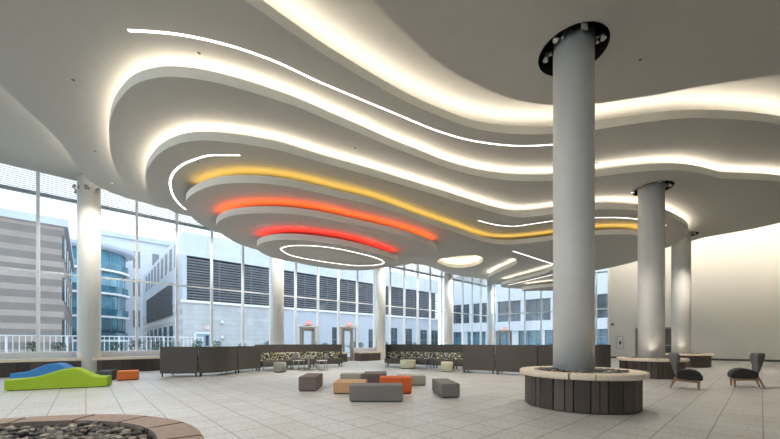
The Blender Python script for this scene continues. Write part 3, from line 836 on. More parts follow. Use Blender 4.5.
for s, lab in ((4.6, 'added ceiling fill light by the glass, right of the leftmost column'), (12.3, 'added ceiling fill light above the gap between the two glazed exits'), (19.8, 'added ceiling fill light by the glass, right of the second exit')):
    g = on_a(s, 1.7)  # fill lamp added to lighten the mullions between columns
    d = thing('added_fill_light', lab, 'fill_light', (g.x, g.y, CEIL - 0.02))
    mb = MB(); mb.cyl((g.x, g.y, CEIL - 0.02), 0.09, 0.02, 20); mb.build('trim_ring', M['white'], d)
    spot_lamp('added_fill_lamp', (g.x, g.y, CEIL - 0.05), (on_a(s, 0.3).x, on_a(s, 0.3).y, 1.0), COLUMN_FILL, 95, 0.08, d)

# ================================================================== PLANTERS
def pebbles(mb, c, r0, r1, z, n, s0, s1):
    for _ in range(n):
        a = random.uniform(0, 2 * math.pi); r = math.sqrt(random.uniform(r0 * r0, r1 * r1)); s = random.uniform(s0, s1)
        m = Matrix.Translation((c[0] + r * math.cos(a), c[1] + r * math.sin(a), z + random.uniform(-0.3, 0.5) * s)) @ Matrix.Rotation(random.uniform(0, 6.28), 4, 'Z') @ \
            Matrix.Rotation(random.uniform(-0.5, 0.5), 4, 'X') @ Matrix.Diagonal((s * random.uniform(1.0, 1.6), s, s * random.uniform(0.5, 0.8), 1))
        bmesh.ops.create_icosphere(mb.bm, subdivisions=1, radius=1.0, matrix=m)

def cap_ring(mb, c, ro, ri, z0, z1, joints, gap=0.013, bev=0.025, a0=0.0):
    prof = [(ri, z0), (ro - bev, z0), (ro, z0 + bev), (ro, z1 - bev), (ro - bev * 0.3, z1 - bev * 0.3), (ro - bev, z1), (ri, z1)]
    for k in range(len(joints)):
        s = joints[k] + gap / ro; e = (joints[(k + 1) % len(joints)] + (2 * math.pi if k == len(joints) - 1 else 0)) - gap / ro
        n = max(4, int((e - s) / 0.08))
        rings = []
        for i in range(n + 1):
            a = s + (e - s) * i / n
            rings.append([(c[0] + r * math.cos(a), c[1] + r * math.sin(a), z) for r, z in prof])
        mb.loft(rings, smooth=False)

def planter(c, label, ro=1.15, ri=0.86, h=0.68, thick=0.105, stone='stone', joints=8, a0=0.3, peb=520, ps=(0.022, 0.045), colr=0.42):
    t = thing('round_planter', label, 'planter', (c[0], c[1], 0), group='round stone-topped planters')
    rs = ro - 0.10
    mb = MB(); n = 33
    a = 0.0; tot = 2 * math.pi; cuts = []
    ws = [random.choice((0.7, 1.0, 1.35)) for _ in range(n)]
    f_ = tot / sum(ws)
    for w in ws:
        a1 = a + w * f_; cuts.append((a, a1)); a = a1
    for (p, q) in cuts:
        p += 0.010; q -= 0.010
        rr = rs + random.uniform(-0.006, 0.006)
        pts = [(c[0] + rr * math.cos(p), c[1] + rr * math.sin(p)), (c[0] + rr * math.cos(q), c[1] + rr * math.sin(q)),
               (c[0] + (rr - 0.035) * math.cos(q), c[1] + (rr - 0.035) * math.sin(q)), (c[0] + (rr - 0.035) * math.cos(p), c[1] + (rr - 0.035) * math.sin(p))]
        mb.prism(pts, 0.015, h - thick)
    mb.build('plank_skirt', M['plank'], t)
    mb = MB(); mb.cyl((c[0], c[1], 0), rs - 0.05, h - 0.045, 48); mb.build('planter_tub', M['soil'], t)
    mb = MB(); cap_ring(mb, c, ro, ri, h - thick, h, list(joints) if isinstance(joints, tuple) else [a0 + 2 * math.pi * k / joints for k in range(joints)])
    mb.build('stone_cap', M[stone], t)
    mb = MB(); pebbles(mb, c, colr, ri - 0.02, h - 0.03, peb, *ps)
    mb.build('pebbles', M['pebble'], t, kind='stuff')
    return t
planter((3.68, 6.56), 'nearest round planter at right, around the thickest column', ro=1.09, ri=0.82, joints=(-2.229, -1.864, -1.0, -0.2, 0.6, 1.4, 2.2, 2.95))
p2 = planter((9.25, 11.95), 'round planter beyond the wing chair, around the middle right column', ro=1.03, ri=0.78)
p3 = planter((15.05, 17.3), 'rearmost round planter, around the column before the right wall')
planter((-2.1, 1.25), 'pinkish stone planter full of pebbles, cut off by the lower left corner', ro=1.23, ri=1.01, stone='pink_stone', joints=18, a0=0.916, peb=2400, ps=(0.013, 0.027), colr=0.0)

# uplights set in the pebbles, washing the two rear columns
for par, c in ((p2, COL_2), (p3, COL_3)):
    v = (Vector((0, 0)) - Vector(c)).normalized()
    p = Vector(c) + v * 0.62
    mb = MB(); mb.cyl((p.x, p.y, 0.60), 0.05, 0.06, 16); mb.build('uplight', M['steel'], par)
    li = bpy.data.lights.new('uplight_lamp', 'SPOT'); li.energy = 5; li.spot_size = math.radians(70); li.spot_blend = 0.8; li.color = (1, 0.9, 0.72); li.shadow_soft_size = 0.03
    lo = bpy.data.objects.new('uplight_lamp', li); COL.objects.link(lo)
    lo.location = (p.x, p.y, 0.69)
    d = Vector((-v.x * 0.25, -v.y * 0.25, 1.0))
    lo.rotation_euler = d.to_track_quat('-Z', 'Y').to_euler()

# bench planters along the glass wall
def bench(s0, s1, label):
    t = thing('planter_bench', label, 'bench', a3((s0 + s1) / 2, 0.5, 0), group='stone-topped benches along the glass wall')
    mb = MB(); s = s0
    while s < s1 - 0.05:
        w = min(random.choice((0.3, 0.45, 0.62)), s1 - s)
        mb.prism([on_a(s + 0.006, 0.90), on_a(s + w - 0.006, 0.90), on_a(s + w - 0.006, 0.86), on_a(s + 0.006, 0.86)], 0.015, 0.52)
        s += w
    for e in (s0, s1):
        mb.prism([on_a(e - 0.02, 0.86), on_a(e + 0.02, 0.86), on_a(e + 0.02, 0.16), on_a(e - 0.02, 0.16)], 0.015, 0.52)
    mb.build('plank_front', M['plank'], t)
    mb = MB(); s = s0 - 0.05
    while s < s1:
        e = min(s + 2.4, s1 + 0.05)
        mb.prism([on_a(s + 0.006, 0.97), on_a(e - 0.006, 0.97), on_a(e - 0.006, 0.62), on_a(s + 0.006, 0.62)], 0.52, 0.62)
        s = e
    mb.build('stone_cap', M['stone'], t)
    mb = MB(); mb.prism([on_a(s0 + 0.03, 0.85), on_a(s1 - 0.03, 0.85), on_a(s1 - 0.03, 0.16), on_a(s0 + 0.03, 0.16)], 0.0, 0.50); mb.build('soil_bed', M['soil'], t)
    mb = MB()
    for _ in range(int((s1 - s0) * 22)):
        p = on_a(random.uniform(s0 + .05, s1 - .05), random.uniform(0.2, 0.58))
        bmesh.ops.create_icosphere(mb.bm, subdivisions=1, radius=1.0, matrix=Matrix.Translation((p.x, p.y, 0.51)) @ Matrix.Rotation(random.uniform(0, 6), 4, 'Z') @ Matrix.Diagonal((random.uniform(.05, .09), .045, .035, 1)))
    mb.build('pebbles', M['pebble'], t, kind='stuff')
bench(-21, 10.1, 'long plank-fronted bench under the left glass wall, behind the green wave seat')
bench(11.3, 13.0, 'short stone-topped bench between the two glazed exits')
bench(14.12, 29.8, 'plank-fronted bench running right from the second glazed exit')

# ================================================================== SOFAS
def sofa(path, side, label, end_left=False, end_right=False, top=1.14):
    """high-backed curved lounge module; side +1 seats people on the left of the path, -1 on the right"""
    p = smooth_open(path, 0.12); q = [n * side for n in normals_open(p)]
    L = len(p)
    t = thing('high_back_sofa', label, 'sofa', (p[L // 2].x, p[L // 2].y, 0), group='high-backed curving sofa modules')
    def slab(mb, d0, d1, z0, z1, bev=0.0):
        rings = []
        for a, n in zip(p, q):
            i, o = a + n * d0, a + n * d1
            if bev:
                ring = [(i.x, i.y, z0), (o.x, o.y, z0), (o.x, o.y, z1 - bev), ((a + n * (d1 - bev * .35)).x, (a + n * (d1 - bev * .35)).y, z1 - bev * .35), ((a + n * (d1 - bev)).x, (a + n * (d1 - bev)).y, z1), (i.x, i.y, z1)]
            else:
                ring = [(i.x, i.y, z0), (o.x, o.y, z0), (o.x, o.y, z1), (i.x, i.y, z1)]
            rings.append(ring)
        mb.loft(rings, smooth=False)
    mb = MB(); slab(mb, 0.0, 0.07, 0.12, top); mb.build('back_panel', M['sofa'], t)
    mb = MB(); slab(mb, 0.075, 0.68, 0.20, 0.42, 0.04); mb.build('seat', M['sofa'], t)
    mb = MB(); slab(mb, 0.075, 0.20, 0.425, 0.76, 0.04); mb.build('back_cushion', M['leaf'], t)
    for k, on in ((0, end_left), (L - 1, end_right)):
        if on:
            a, n = p[k], q[k]
            tt = (p[1] - p[0]).normalized() if k == 0 else (p[-2] - p[-1]).normalized()
            mb = MB(); mb.prism([a + n * 0.07, a + n * 0.45, a + n * 0.45 + tt * 0.05, a + n * 0.07 + tt * 0.05], 0.43, top)
            mb.build('end_panel', M['sofa'], t)
    for k in (0, L - 1):
        tt = (p[1] - p[0]).normalized() * 0.06 if k == 0 else (p[-2] - p[-1]).normalized() * 0.06
        for d in (0.035, 0.62):
            c = p[k] + q[k] * d + tt
            mb = MB(); mb.box((c.x, c.y, 0.10), (0.045, 0.045, 0.205), ANG_A); mb.build('leg', M['black_metal'] if d < 0.1 else M['steel'], t)
    return t
AWAY, NEAR = 1, -1
for path, side, lab, el, er in (
    ([(-8.15, 11.85), (-7.5, 11.85), (-6.9, 11.97)], AWAY, 'leftmost brown sofa module, its back panel turned to the hall', True, False),
    ([(-6.87, 11.98), (-6.45, 12.25), (-6.2, 12.8), (-6.13, 13.4)], AWAY, 'second brown sofa module from the left, back turned and bending away', False, False),
    ([(-6.12, 13.44), (-5.95, 13.95), (-5.58, 14.4)], AWAY, 'third brown sofa module from the left, back turned, beside the leaf-print seats', False, True),
    ([(-6.0, 14.78), (-5.55, 15.35), (-5.06, 15.95)], NEAR, 'leaf-print sofa module behind the grey-green drum in the left row', False, False),
    ([(-5.03, 15.98), (-4.5, 16.5), (-4.0, 16.88)], NEAR, 'leaf-print sofa module behind the small cafe table', False, False),
    ([(-3.97, 16.90), (-3.3, 17.25), (-2.65, 17.5)], NEAR, 'leaf-print sofa module at the right end of the left row, near the exit', False, True),
    ([(-0.2, 17.6), (0.5, 17.45), (1.15, 17.1)], NEAR, 'leaf-print sofa module at the left end of the right row, behind the widest drum', True, False),
    ([(1.18, 17.08), (1.65, 16.75), (2.15, 16.3)], NEAR, 'leaf-print sofa module between the two pale drums of the right row', False, False),
    ([(2.18, 16.28), (2.7, 15.9), (3.0, 15.7)], NEAR, 'narrow leaf-print sofa module behind the right-hand pale drum', False, False),
    ([(3.03, 15.68), (3.35, 15.45), (3.65, 15.2)], NEAR, 'narrow leaf-print sofa module meeting the turned backs of the right row', False, False),
    ([(2.9, 13.62), (3.4, 13.35), (3.97, 12.9)], AWAY, 'sofa module with turned back, just right of the right-hand pale drum', True, False),
    ([(4.0, 12.88), (4.6, 12.45), (5.3, 12.2)], AWAY, 'sofa module with turned back, left of the nearest column', False, False),
    ([(5.33, 12.2), (6.1, 12.2), (6.8, 12.5)], AWAY, 'sofa module with turned back, mostly behind the nearest column', False, False),
    ([(6.83, 12.52), (7.5, 13.0), (8.19, 13.68)], AWAY, 'sofa module with turned back, hidden directly behind the nearest column', False, False),
    ([(8.22, 13.72), (8.85, 14.3), (9.55, 14.6)], AWAY, 'last sofa module, its back showing right of the nearest column', False, True)):
    sofa(path, side, lab, el, er, 1.07 if path[0][0] < -6.05 else 1.13)

# ================================================================== OTTOMANS
def block(c, s, rz, m, label, bev=0.024):
    t = thing('block_ottoman', label, 'ottoman', (c[0], c[1], 0), group='upholstered block ottomans')
    mb = MB(); mb.box((c[0], c[1], 0.02 + (s[2] - 0.02) / 2), (s[0], s[1], s[2] - 0.02), rz, bev, 4); mb.build('cushion_block', M[m], t)
    mb = MB(); mb.box((c[0], c[1], 0.0125), (s[0] - 0.05, s[1] - 0.05, 0.025), rz); mb.build('plinth', M['black_metal'], t)
    return t
block((-0.30, 7.02), (1.09, 0.46, 0.345), 0.0, 'charcoal', 'wide charcoal block ottoman, front and centre of the cluster')
block((-2.09, 8.82), (0.44, 1.06, 0.365), 0.05, 'brown', 'brown block ottoman set apart at the left of the cluster')
block((-0.98, 8.24), (0.76, 0.74, 0.275), 0.0, 'tan', 'low tan block ottoman behind the left end of the charcoal one')
block((-1.12, 9.63), (0.60, 0.46, 0.34), 0.0, 'sage', 'sage grey block ottoman at the back left, behind the tan one')
block((-0.46, 9.78), (0.66, 0.84, 0.345), 0.0, 'brown', 'brown block ottoman at the back, between the sage and the orange ones')
block((0.11, 8.11), (0.755, 0.48, 0.39), 0.0, 'orange', 'bright orange block ottoman behind the charcoal one')
block((0.58, 9.70), (0.80, 0.50, 0.285), 0.0, 'sage', 'low sage grey block ottoman behind the orange one')
block((1.265, 7.87), (0.41, 1.10, 0.315), 0.07, 'charcoal', 'charcoal block ottoman pointing away, set apart at the right of the cluster')

def drum(c, r, h, m, label):
    t = thing('drum_ottoman', label, 'ottoman', (c[0], c[1], 0), group='pale drum ottomans')
    mb = MB(); mb.cyl((c[0], c[1], 0.02), r, h - 0.02, 40, bevel=0.03); mb.build('drum', M[m], t)
    mb = MB(); mb.cyl((c[0], c[1], 0), r - 0.03, 0.02, 32); mb.build('plinth', M['black_metal'], t)
drum((-4.58, 13.85), 0.255, 0.40, 'sage', 'grey-green drum ottoman before the left row of leaf-print seats')
drum((0.80, 15.85), 0.37, 0.41, 'cream', 'widest cream drum ottoman before the right row of sofas')
drum((2.35, 14.1), 0.25, 0.41, 'cream', 'narrow cream drum ottoman at the right end of the leaf-print seats')

# ================================================================== CAFE TABLE AND CHAIRS
t = thing('cafe_table', 'small white pedestal table between two grey chairs by the left row of sofas', 'table', (-3.66, 14.95, 0))
mb = MB(); mb.cyl((-3.66, 14.95, 0), 0.26, 0.025, 32, 0.24); mb.build('base', M['taupe'], t)
mb = MB(); mb.tube((-3.66, 14.95, 0.02), (-3.66, 14.95, 0.60), 0.045, 16); mb.build('pedestal', M['taupe'], t)
mb = MB(); mb.cyl((-3.66, 14.95, 0.60), 0.33, 0.025, 36); mb.build('table_top', M['taupe'], t)
def cafe_chair(c, rz, label):
    t = thing('cafe_chair', label, 'chair', (0, 0, 0), group='grey cafe chairs')
    mb = MB(); mb.box((0, 0, 0.41), (0.40, 0.40, 0.035), 0, 0.012, 2); mb.build('seat', M['cabinet'], t)
    mb = MB()
    rings = []
    for z, y in ((0.43, -0.20), (0.55, -0.225), (0.68, -0.25), (0.74, -0.262)):
        ring = []
        for k in range(9):
            a = -0.2 + 0.4 * k / 8; ring.append((a, y + 0.5 * a * a, z))
        for k in range(9):
            a = 0.2 - 0.4 * k / 8; ring.append((a, y - 0.02 + 0.5 * a * a, z))
        rings.append(ring)
    mb.loft(rings); mb.build('backrest', M['grey_wool'], t)
    for sx in (-1, 1):
        for sy in (-1, 1):
            mb = MB(); mb.tube((sx * 0.15, sy * 0.15, 0.40), (sx * 0.19, sy * 0.20, 0.0), 0.012, 8); mb.build('leg', M['steel'], t)
    t.location = (c[0], c[1], 0); t.rotation_euler = (0, 0, rz)
cafe_chair((-4.15, 15.1), -math.pi / 2 - 0.5, 'grey cafe chair left of the small pedestal table')
cafe_chair((-3.12, 15.15), math.pi / 2 + 0.5, 'grey cafe chair right of the small pedestal table')

# ================================================================== WAVE SEATS AT LEFT
def wave_seat(corner, rz, prof, depth, m, label, feet=True):
    """profile (x, z) runs along the front; the seat goes back by depth"""
    t = thing('wave_seat', label, 'bench', (0, 0, 0), group='low upholstered wave seats')
    pp = smooth_open(prof, 0.06)
    x0, x1 = pp[0].x, pp[-1].x
    ring = [(p.x, p.y) for p in pp] + [(x1, 0.02), (x0, 0.02)]
    mb = MB(); b = 0.015
    mb.loft([[(x, 0.0 + b, z - (b if z > 0.05 else 0)) for x, z in ring], [(x, 0.0, z - (b * 2 if z > 0.05 else 0)) for x, z in ring]][::-1] +
            [[(x, b * 2, z) for x, z in ring], [(x, depth - b, z) for x, z in ring], [(x, depth, z - (b if z > 0.05 else 0)) for x, z in ring]], smooth=False)
    mb.build('seat_body', M[m], t)
    mb = MB(); mb.box(((x0 + x1) / 2, depth / 2, 0.01), (abs(x1 - x0) - 0.08, depth - 0.08, 0.02)); mb.build('plinth', M['black_metal'], t)
    t.location = (corner[0], corner[1], 0); t.rotation_euler = (0, 0, rz)
    return t
WAVE = [(0.0, 0.28), (-0.12, 0.28), (-0.27, 0.295), (-0.40, 0.37), (-0.58, 0.49), (-0.72, 0.53), (-0.88, 0.52), (-1.10, 0.445), (-1.35, 0.36), (-1.65, 0.30), (-2.0, 0.28)]
wave_seat((-7.80, 9.23), 0.47, WAVE, 0.46, 'green', 'lime green wave-shaped seat at the left edge')
wave_seat((-9.72, 10.45), 0.36, [(0, 0.30), (-0.12, 0.31), (-0.25, 0.38), (-0.42, 0.52), (-0.6, 0.58), (-0.85, 0.52), (-1.2, 0.36), (-1.6, 0.3)], 0.5, 'blue', 'blue wave-shaped seat behind the lime green one')
wave_seat((-8.95, 10.75), 0.30, [(0, 0.315), (-0.2, 0.315), (-0.36, 0.31), (-0.5, 0.24), (-0.75, 0.2), (-1.0, 0.2)], 0.42, 'slate', 'dark slate seat between the lime green and burnt orange ones')
block((-8.60, 11.0), (0.56, 0.50, 0.30), 0.64, 'orange_vinyl', 'burnt orange low block ottoman at the left, before the plank bench')

# ================================================================== WING CHAIRS
def wing_chair(c, rz, label):
    t = thing('wing_chair', label, 'chair', (0, 0, 0), group='low wing chairs with oak frames')
    # backrest: a shell bent round the sitter, leaning back
    mb = MB(); rings = []
    for z, b, w, hw in ((0.27, 0.20, 0.05, 0.24), (0.36, 0.165, 0.07, 0.28), (0.48, 0.115, 0.09, 0.31), (0.60, 0.07, 0.13, 0.335), (0.72, 0.03, 0.20, 0.35), (0.82, 0.005, 0.25, 0.35), (0.90, -0.01, 0.255, 0.34), (0.945, 0.01, 0.22, 0.32)):
        ring = []; th = 0.075 if z < 0.93 else 0.04
        for k in range(17):
            a = -1 + 2 * k / 16; ring.append((b + w * abs(a) ** 2.6, a * hw, z))
        for k in range(17):
            a = 1 - 2 * k / 16; ring.append((b + th + (w - th * 0.35) * abs(a) ** 3.0, a * (hw - th * 0.8), z))
        rings.append(ring)
    mb.loft(rings); mb.build('backrest', M['grey_wool'], t)
    # seat: thick cushion with a domed, front-heavy side profile
    mb = MB(); rings = []
    prof = [(0.20, 0.30), (0.19, 0.40), (0.25, 0.455), (0.38, 0.505), (0.55, 0.525), (0.70, 0.50), (0.81, 0.44), (0.865, 0.35), (0.865, 0.275), (0.84, 0.245), (0.5, 0.245), (0.25, 0.265)]
    for y, k in ((-0.35, 0.90), (-0.33, 0.97), (-0.25, 1.0), (0.25, 1.0), (0.33, 0.97), (0.35, 0.90)):
        rings.append([(0.53 + (x - 0.53) * k, y, 0.37 + (z - 0.37) * k) for x, z in prof])
    mb.loft(rings); mb.build('seat', M['black_leather'], t)
    mb = MB()
    for y in (-0.27, 0.27):
        mb.beam((0.16, y, 0.245), (0.80, y, 0.205), 0.035, 0.06)
    mb.beam((0.16, -0.27, 0.24), (0.16, 0.27, 0.24), 0.05, 0.035); mb.beam((0.77, -0.27, 0.205), (0.77, 0.27, 0.205), 0.05, 0.035)
    mb.build('oak_frame', M['oak'], t)
    for y in (-0.27, 0.27):
        mb = MB(); mb.loft([[(0.20, y - 0.02, 0.36), (0.26, y - 0.02, 0.33), (0.26, y + 0.02, 0.33), (0.20, y + 0.02, 0.36)], [(0.03, y - 0.015, 0.0), (0.065, y - 0.015, 0.0), (0.065, y + 0.015, 0.0), (0.03, y + 0.015, 0.0)]], smooth=False); mb.build('leg', M['oak'], t)
        mb = MB(); mb.loft([[(0.735, y - 0.02, 0.215), (0.80, y - 0.02, 0.205), (0.80, y + 0.02, 0.205), (0.735, y + 0.02, 0.215)], [(0.745, y - 0.015, 0.0), (0.785, y - 0.015, 0.0), (0.785, y + 0.015, 0.0), (0.745, y + 0.015, 0.0)]], smooth=False); mb.build('leg', M['oak'], t)
    t.location = (c[0], c[1], 0); t.rotation_euler = (0, 0, rz); t.scale = (0.78, 0.86, 0.98)
wing_chair((7.52, 9.10), -0.70, 'grey and black wing chair seen from the side, before the middle right planter')
wing_chair((9.95, 8.95), 2.5, 'grey and black wing chair cut off by the right edge, facing the other one')

# ================================================================== SIGNS AND WALL FITTINGS
def exit_sign(fn, ang, c, n, z, label):
    p = fn(c, n, z)
    t = thing('exit_sign', label, 'sign', p, group='lit exit signs')
    mb = MB(); mb.box(p, (0.32, 0.05, 0.20), ang, 0.01, 2); mb.build('sign_box', M['sign'], t)
    q = fn(c, n + 0.03, z)
    lettering('EXIT', 0.15, q, ang, M['sign_white'], t)
    mb = MB(); mb.beam(fn(c, n, z - 0.10), fn(c, 0.0, z - 0.10), 0.04, 0.04); mb.build('bracket', M['taupe'], t)
exit_sign(a3, ANG_A, 10.70, 0.12, 2.42, 'red exit sign over the left glazed door')
exit_sign(a3, ANG_A, 13.68, 0.12, 2.46, 'red exit sign over the glazed door right of the left sofas')
exit_sign(b3, ANG_B, 0.62, 0.12, 2.56, 'red exit sign in the far corner, over the back glazed door')

p = b3(9.62, 0.06, 0)
t = thing('wall_cabinet', 'shallow white cabinet with a dark window on the right wall', 'cabinet', (p[0], p[1], 0.75))
mb = MB(); mb.box((p[0], p[1], 1.24), (0.46, 0.12, 1.0), ANG_B, 0.01, 2); mb.build('cabinet_body', M['taupe'], t)
p = b3(9.62, 0.125, 0)
mb = MB(); mb.box((p[0], p[1], 1.24), (0.40, 0.02, 0.93), ANG_B); dr = mb.build('door', M['cabinet'], t)
p = b3(9.66, 0.14, 0)
mb = MB(); mb.box((p[0], p[1], 1.22), (0.13, 0.02, 0.26), ANG_B); mb.build('door_window', M['black_metal'], dr)
p = b3(9.16, 0.0, 2.75)
t = thing('security_camera', 'small grey camera on the right wall above the white cabinet', 'camera', p)
mb = MB(); mb.beam(p, b3(9.16, 0.12, 2.75), 0.05, 0.05); mb.build('bracket', M['steel'], t)
q = b3(9.16, 0.16, 2.66)
mb = MB(); bmesh.ops.create_uvsphere(mb.bm, u_segments=20, v_segments=12, radius=0.11, matrix=Matrix.Translation(q)); mb.build('camera_dome', M['charcoal'], t)
p = b3(15.2, 0.06, 1.85)
t = thing('card_reader', 'small dark square fitting at the right edge of the right wall', 'wall fitting', p)
mb = MB(); mb.box(p, (0.24, 0.08, 0.30), ANG_B, 0.01, 2); mb.build('housing', M['cabinet'], t)
mb = MB(); mb.box(b3(15.2, 0.085, 1.85), (0.17, 0.02, 0.22), ANG_B); mb.build('screen', M['black_metal'], t)

# ================================================================== OUTDOORS
def outs(P0, q, L, z):            # q along the glass wall direction, L away from the hall
    p = Vector(P0) + UA * q - UN * L
    return (p.x, p.y, z)
def obox(mb, P0, q0, q1, L0, L1, z0, z1):
    mb.prism([outs(P0, q0, L0, 0)[:2], outs(P0, q1, L0, 0)[:2], outs(P0, q1, L1, 0)[:2], outs(P0, q0, L1, 0)[:2]], z0, z1)
E1 = (-18.6, 30.0)
t = thing('louvred_building', 'building with a dark louvre band and pale masonry, facing the glass wall', 'building', (E1[0], E1[1], -0.25))
mb = MB(); obox(mb, E1, 0, 9.4, 0, 28, -0.25, 5.0); mb.build('masonry_base', M['block'], t)
mb = MB(); obox(mb, E1, 9.4, 35.4, 0.05, 20, -0.25, 5.0); mb.build('panel_base', M['panel_blue'], t)
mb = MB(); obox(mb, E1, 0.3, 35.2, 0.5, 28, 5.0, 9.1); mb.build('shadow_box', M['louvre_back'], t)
mb = MB()
z = 5.08
while z < 9.05:
    mb.beam(outs(E1, 0.0, 0.12, z), outs(E1, 35.4, 0.12, z), 0.03, 0.14, (0.25, -0.3, 1))
    z += 0.25
for q in range(0, 36, 3):
    mb.beam(outs(E1, q + 0.1, 0.28, 5.0), outs(E1, q + 0.1, 0.28, 9.1), 0.08, 0.12, (1, 0, 0))
mb.build('louvre_band', M['louvre'], t)
mb = MB(); obox(mb, E1, 0, 35.4, 0, 28, 9.1, 11.2)
for q in range(2, 36, 3):
    obox(mb, E1, q, q + 0.08, -0.04, 0.02, 9.1, 11.2)
mb.build('parapet', M['panel_white'], t)
mb = MB(); obox(mb, E1, -0.12, 35.4, -0.18, 0.3, 4.86, 5.06); mb.build('ledge', M['white'], t)
# doors and windows in the lower wall
mb = MB(); obox(mb, E1, 0.92, 1.06, -0.06, 0.1, -0.25, 2.2); obox(mb, E1, 2.28, 2.42, -0.06, 0.1, -0.25, 2.2); obox(mb, E1, 0.92, 2.42, -0.06, 0.1, 2.06, 2.2)
fr = mb.build('door_frame', M['white'], t)
mb = MB(); obox(mb, E1, 1.06, 2.28, -0.02, 0.1, -0.25, 2.06); dr = mb.build('service_door', M['door_blue'], t)
mb = MB(); obox(mb, E1, 1.82, 2.10, -0.035, 0.1, 0.95, 1.9); mb.build('door_window', M['dark_glass'], dr)
for q0, q1, z1 in ((15.6, 16.7, 3.1), (19.0, 19.3, 3.4), (21.2, 22.2, 3.0), (25.0, 26.3, 3.3), (27.6, 29.3, 3.3), (31.2, 32.6, 3.2), (33.6, 35.2, 3.2)):
    mb = MB(); obox(mb, E1, q0, q1, -0.03, 0.12, 0.1, z1); w = mb.build('window', M['dark_glass'], t)
    mb = MB(); obox(mb, E1, q0, q1, -0.06, 0.0, 1.6, 1.68); obox(mb, E1, (q0 + q1) / 2 - .03, (q0 + q1) / 2 + .03, -0.06, 0.0, 0.1, z1); mb.build('window_bar', M['louvre'], w)
# left-hand return of that building
mb = MB(); obox(mb, E1, -0.06, 0.1, 4.7, 23.6, 4.0, 7.2); mb.build('louvre_panel', M['louvre_back'], t)
mb = MB()
for k in range(16):
    mb.beam(outs(E1, -0.1, 4.7, 4.1 + k * 0.2), outs(E1, -0.1, 23.6, 4.1 + k * 0.2), 0.06, 0.07)
mb.build('louvre_band', M['louvre'], t)
mb = MB(); obox(mb, E1, -0.02, 0.32, 0.0, 28, 5.0, 9.1); mb.build('side_wall', M['panel_blue'], t)
for k in range(9):
    mb = MB(); obox(mb, E1, -0.05, 0.1, 2.5 + k * 2.6, 3.7 + k * 2.6, 8.5, 10.7); mb.build('window', M['louvre'], t)
for k in range(6):
    mb = MB(); obox(mb, E1, -0.05, 0.1, 4.5 + k * 3.4, 6.3 + k * 3.4, 0.4, 2.9); mb.build('window', M['dark_glass'], t)
# its own exit sign and two wall lamps
p = outs(E1, 2.0, -0.08, 2.62)
s = thing('door_sign', 'small pink and red sign above the service door outside', 'sign', p)
mb = MB(); mb.box(p, (0.42, 0.10, 0.28), ANG_A); mb.build('sign_box', M['cabinet'], s)
lettering('EXIT', 0.2, outs(E1, 2.0, -0.14, 2.62), ANG_A, M['sign'], s)
for z, lab in ((3.2, 'upper white lamp on the pale masonry right of the service door outside'), (1.75, 'lower white lamp on the pale masonry right of the service door outside')):
    p = outs(E1, 3.25, -0.1, z)
    s = thing('wall_lamp', lab, 'lamp', p)
    mb = MB(); mb.box(p, (0.22, 0.18, 0.30), ANG_A, 0.04, 2, taper=0.7); mb.build('lamp_housing', M['white'], s)
    mb = MB(); mb.box((p[0], p[1], z - 0.2), (0.12, 0.1, 0.12), ANG_A); mb.build('lens', M['charcoal'], s)

# pale block far behind the left end
E4 = (-45.5, 59.6)
t = thing('grey_building', 'tall pale grey building rising behind the glass corner tower', 'building', (E4[0], E4[1], -0.25))
mb = MB(); obox(mb, E4, -4.6, 26, 0, 12, -0.25, 20.0); mb.build('facade', M['panel_white'], t)
mb = MB(); obox(mb, E4, -4.9, 26.2, -0.4, 12, 19.4, 20.2); mb.build('roof_edge', M['panel_blue'], t)
for k in range(10):
    for zz in (4.0, 9.5, 14.5):
        mb = MB(); obox(mb, E4, -3 + k * 2.8, -2.0 + k * 2.8, -0.06, 0.1, zz, zz + 3.0); mb.build('window', M['louvre'], t)

# round glass corner tower
tc = (-45.8, 51.0)
t = thing('glass_tower', 'round blue glass stair tower with white floor rims, beside the left column', 'building', (tc[0], tc[1], -0.25))
mb = MB(); mb.cyl((tc[0], tc[1], -0.25), 4.3, 15.0, 48); mb.build('glass_drum', M['tower_glass'], t)
for z in (1.4, 4.9, 8.3, 11.7):
    mb = MB(); mb.cyl((tc[0], tc[1], z), 4.85, 0.28, 48, smooth=False); mb.build('floor_rim', M['white'], t)
    mb = MB()
    wall_ring(mb, circle(tc, 4.7, 48), z + 0.28, z + 1.3); wall_ring(mb, circle(tc, 4.66, 48), z + 0.28, z + 1.3)
    mb.build('balustrade', M['teal_glass'], t)
mb = MB(); mb.cyl((tc[0], tc[1], 14.75), 5.3, 0.6, 48, 5.9); mb.build('roof', M['panel_blue'], t)
mb = MB()
for k in range(24):
    a = 2 * math.pi * k / 24
    mb.tube((tc[0] + 4.33 * math.cos(a), tc[1] + 4.33 * math.sin(a), -0.2), (tc[0] + 4.33 * math.cos(a), tc[1] + 4.33 * math.sin(a), 14.7), 0.05, 6)
mb.build('glazing_bars', M['transom'], t)

# beige wing at the far left
E5 = (-24.5, 25.0)
t = thing('beige_building', 'beige clad building wing at the far left, outside', 'building', (E5[0], E5[1], -0.25))
mb = MB(); obox(mb, E5, -10, 0, 3, 26, -0.25, 10.6); mb.build('facade', M['beige'], t)
mb = MB(); obox(mb, E5, -10.2, 0.25, 2.8, 26.2, 10.6, 11.2); mb.build('roof_edge', M['panel_blue'], t)
for k in range(1, 5):
    for z0 in (1.2, 4.6, 8.0):
        mb = MB(); obox(mb, E5, -0.1, 0.05, -2 + k * 5, 0.6 + k * 5, z0, z0 + 1.9); w = mb.build('window', M['dark_glass'], t)
        mb = MB(); obox(mb, E5, -0.1, 0.09, -0.75 + k * 5, -0.65 + k * 5, z0, z0 + 1.9); mb.build('window_bar', M['white'], w)

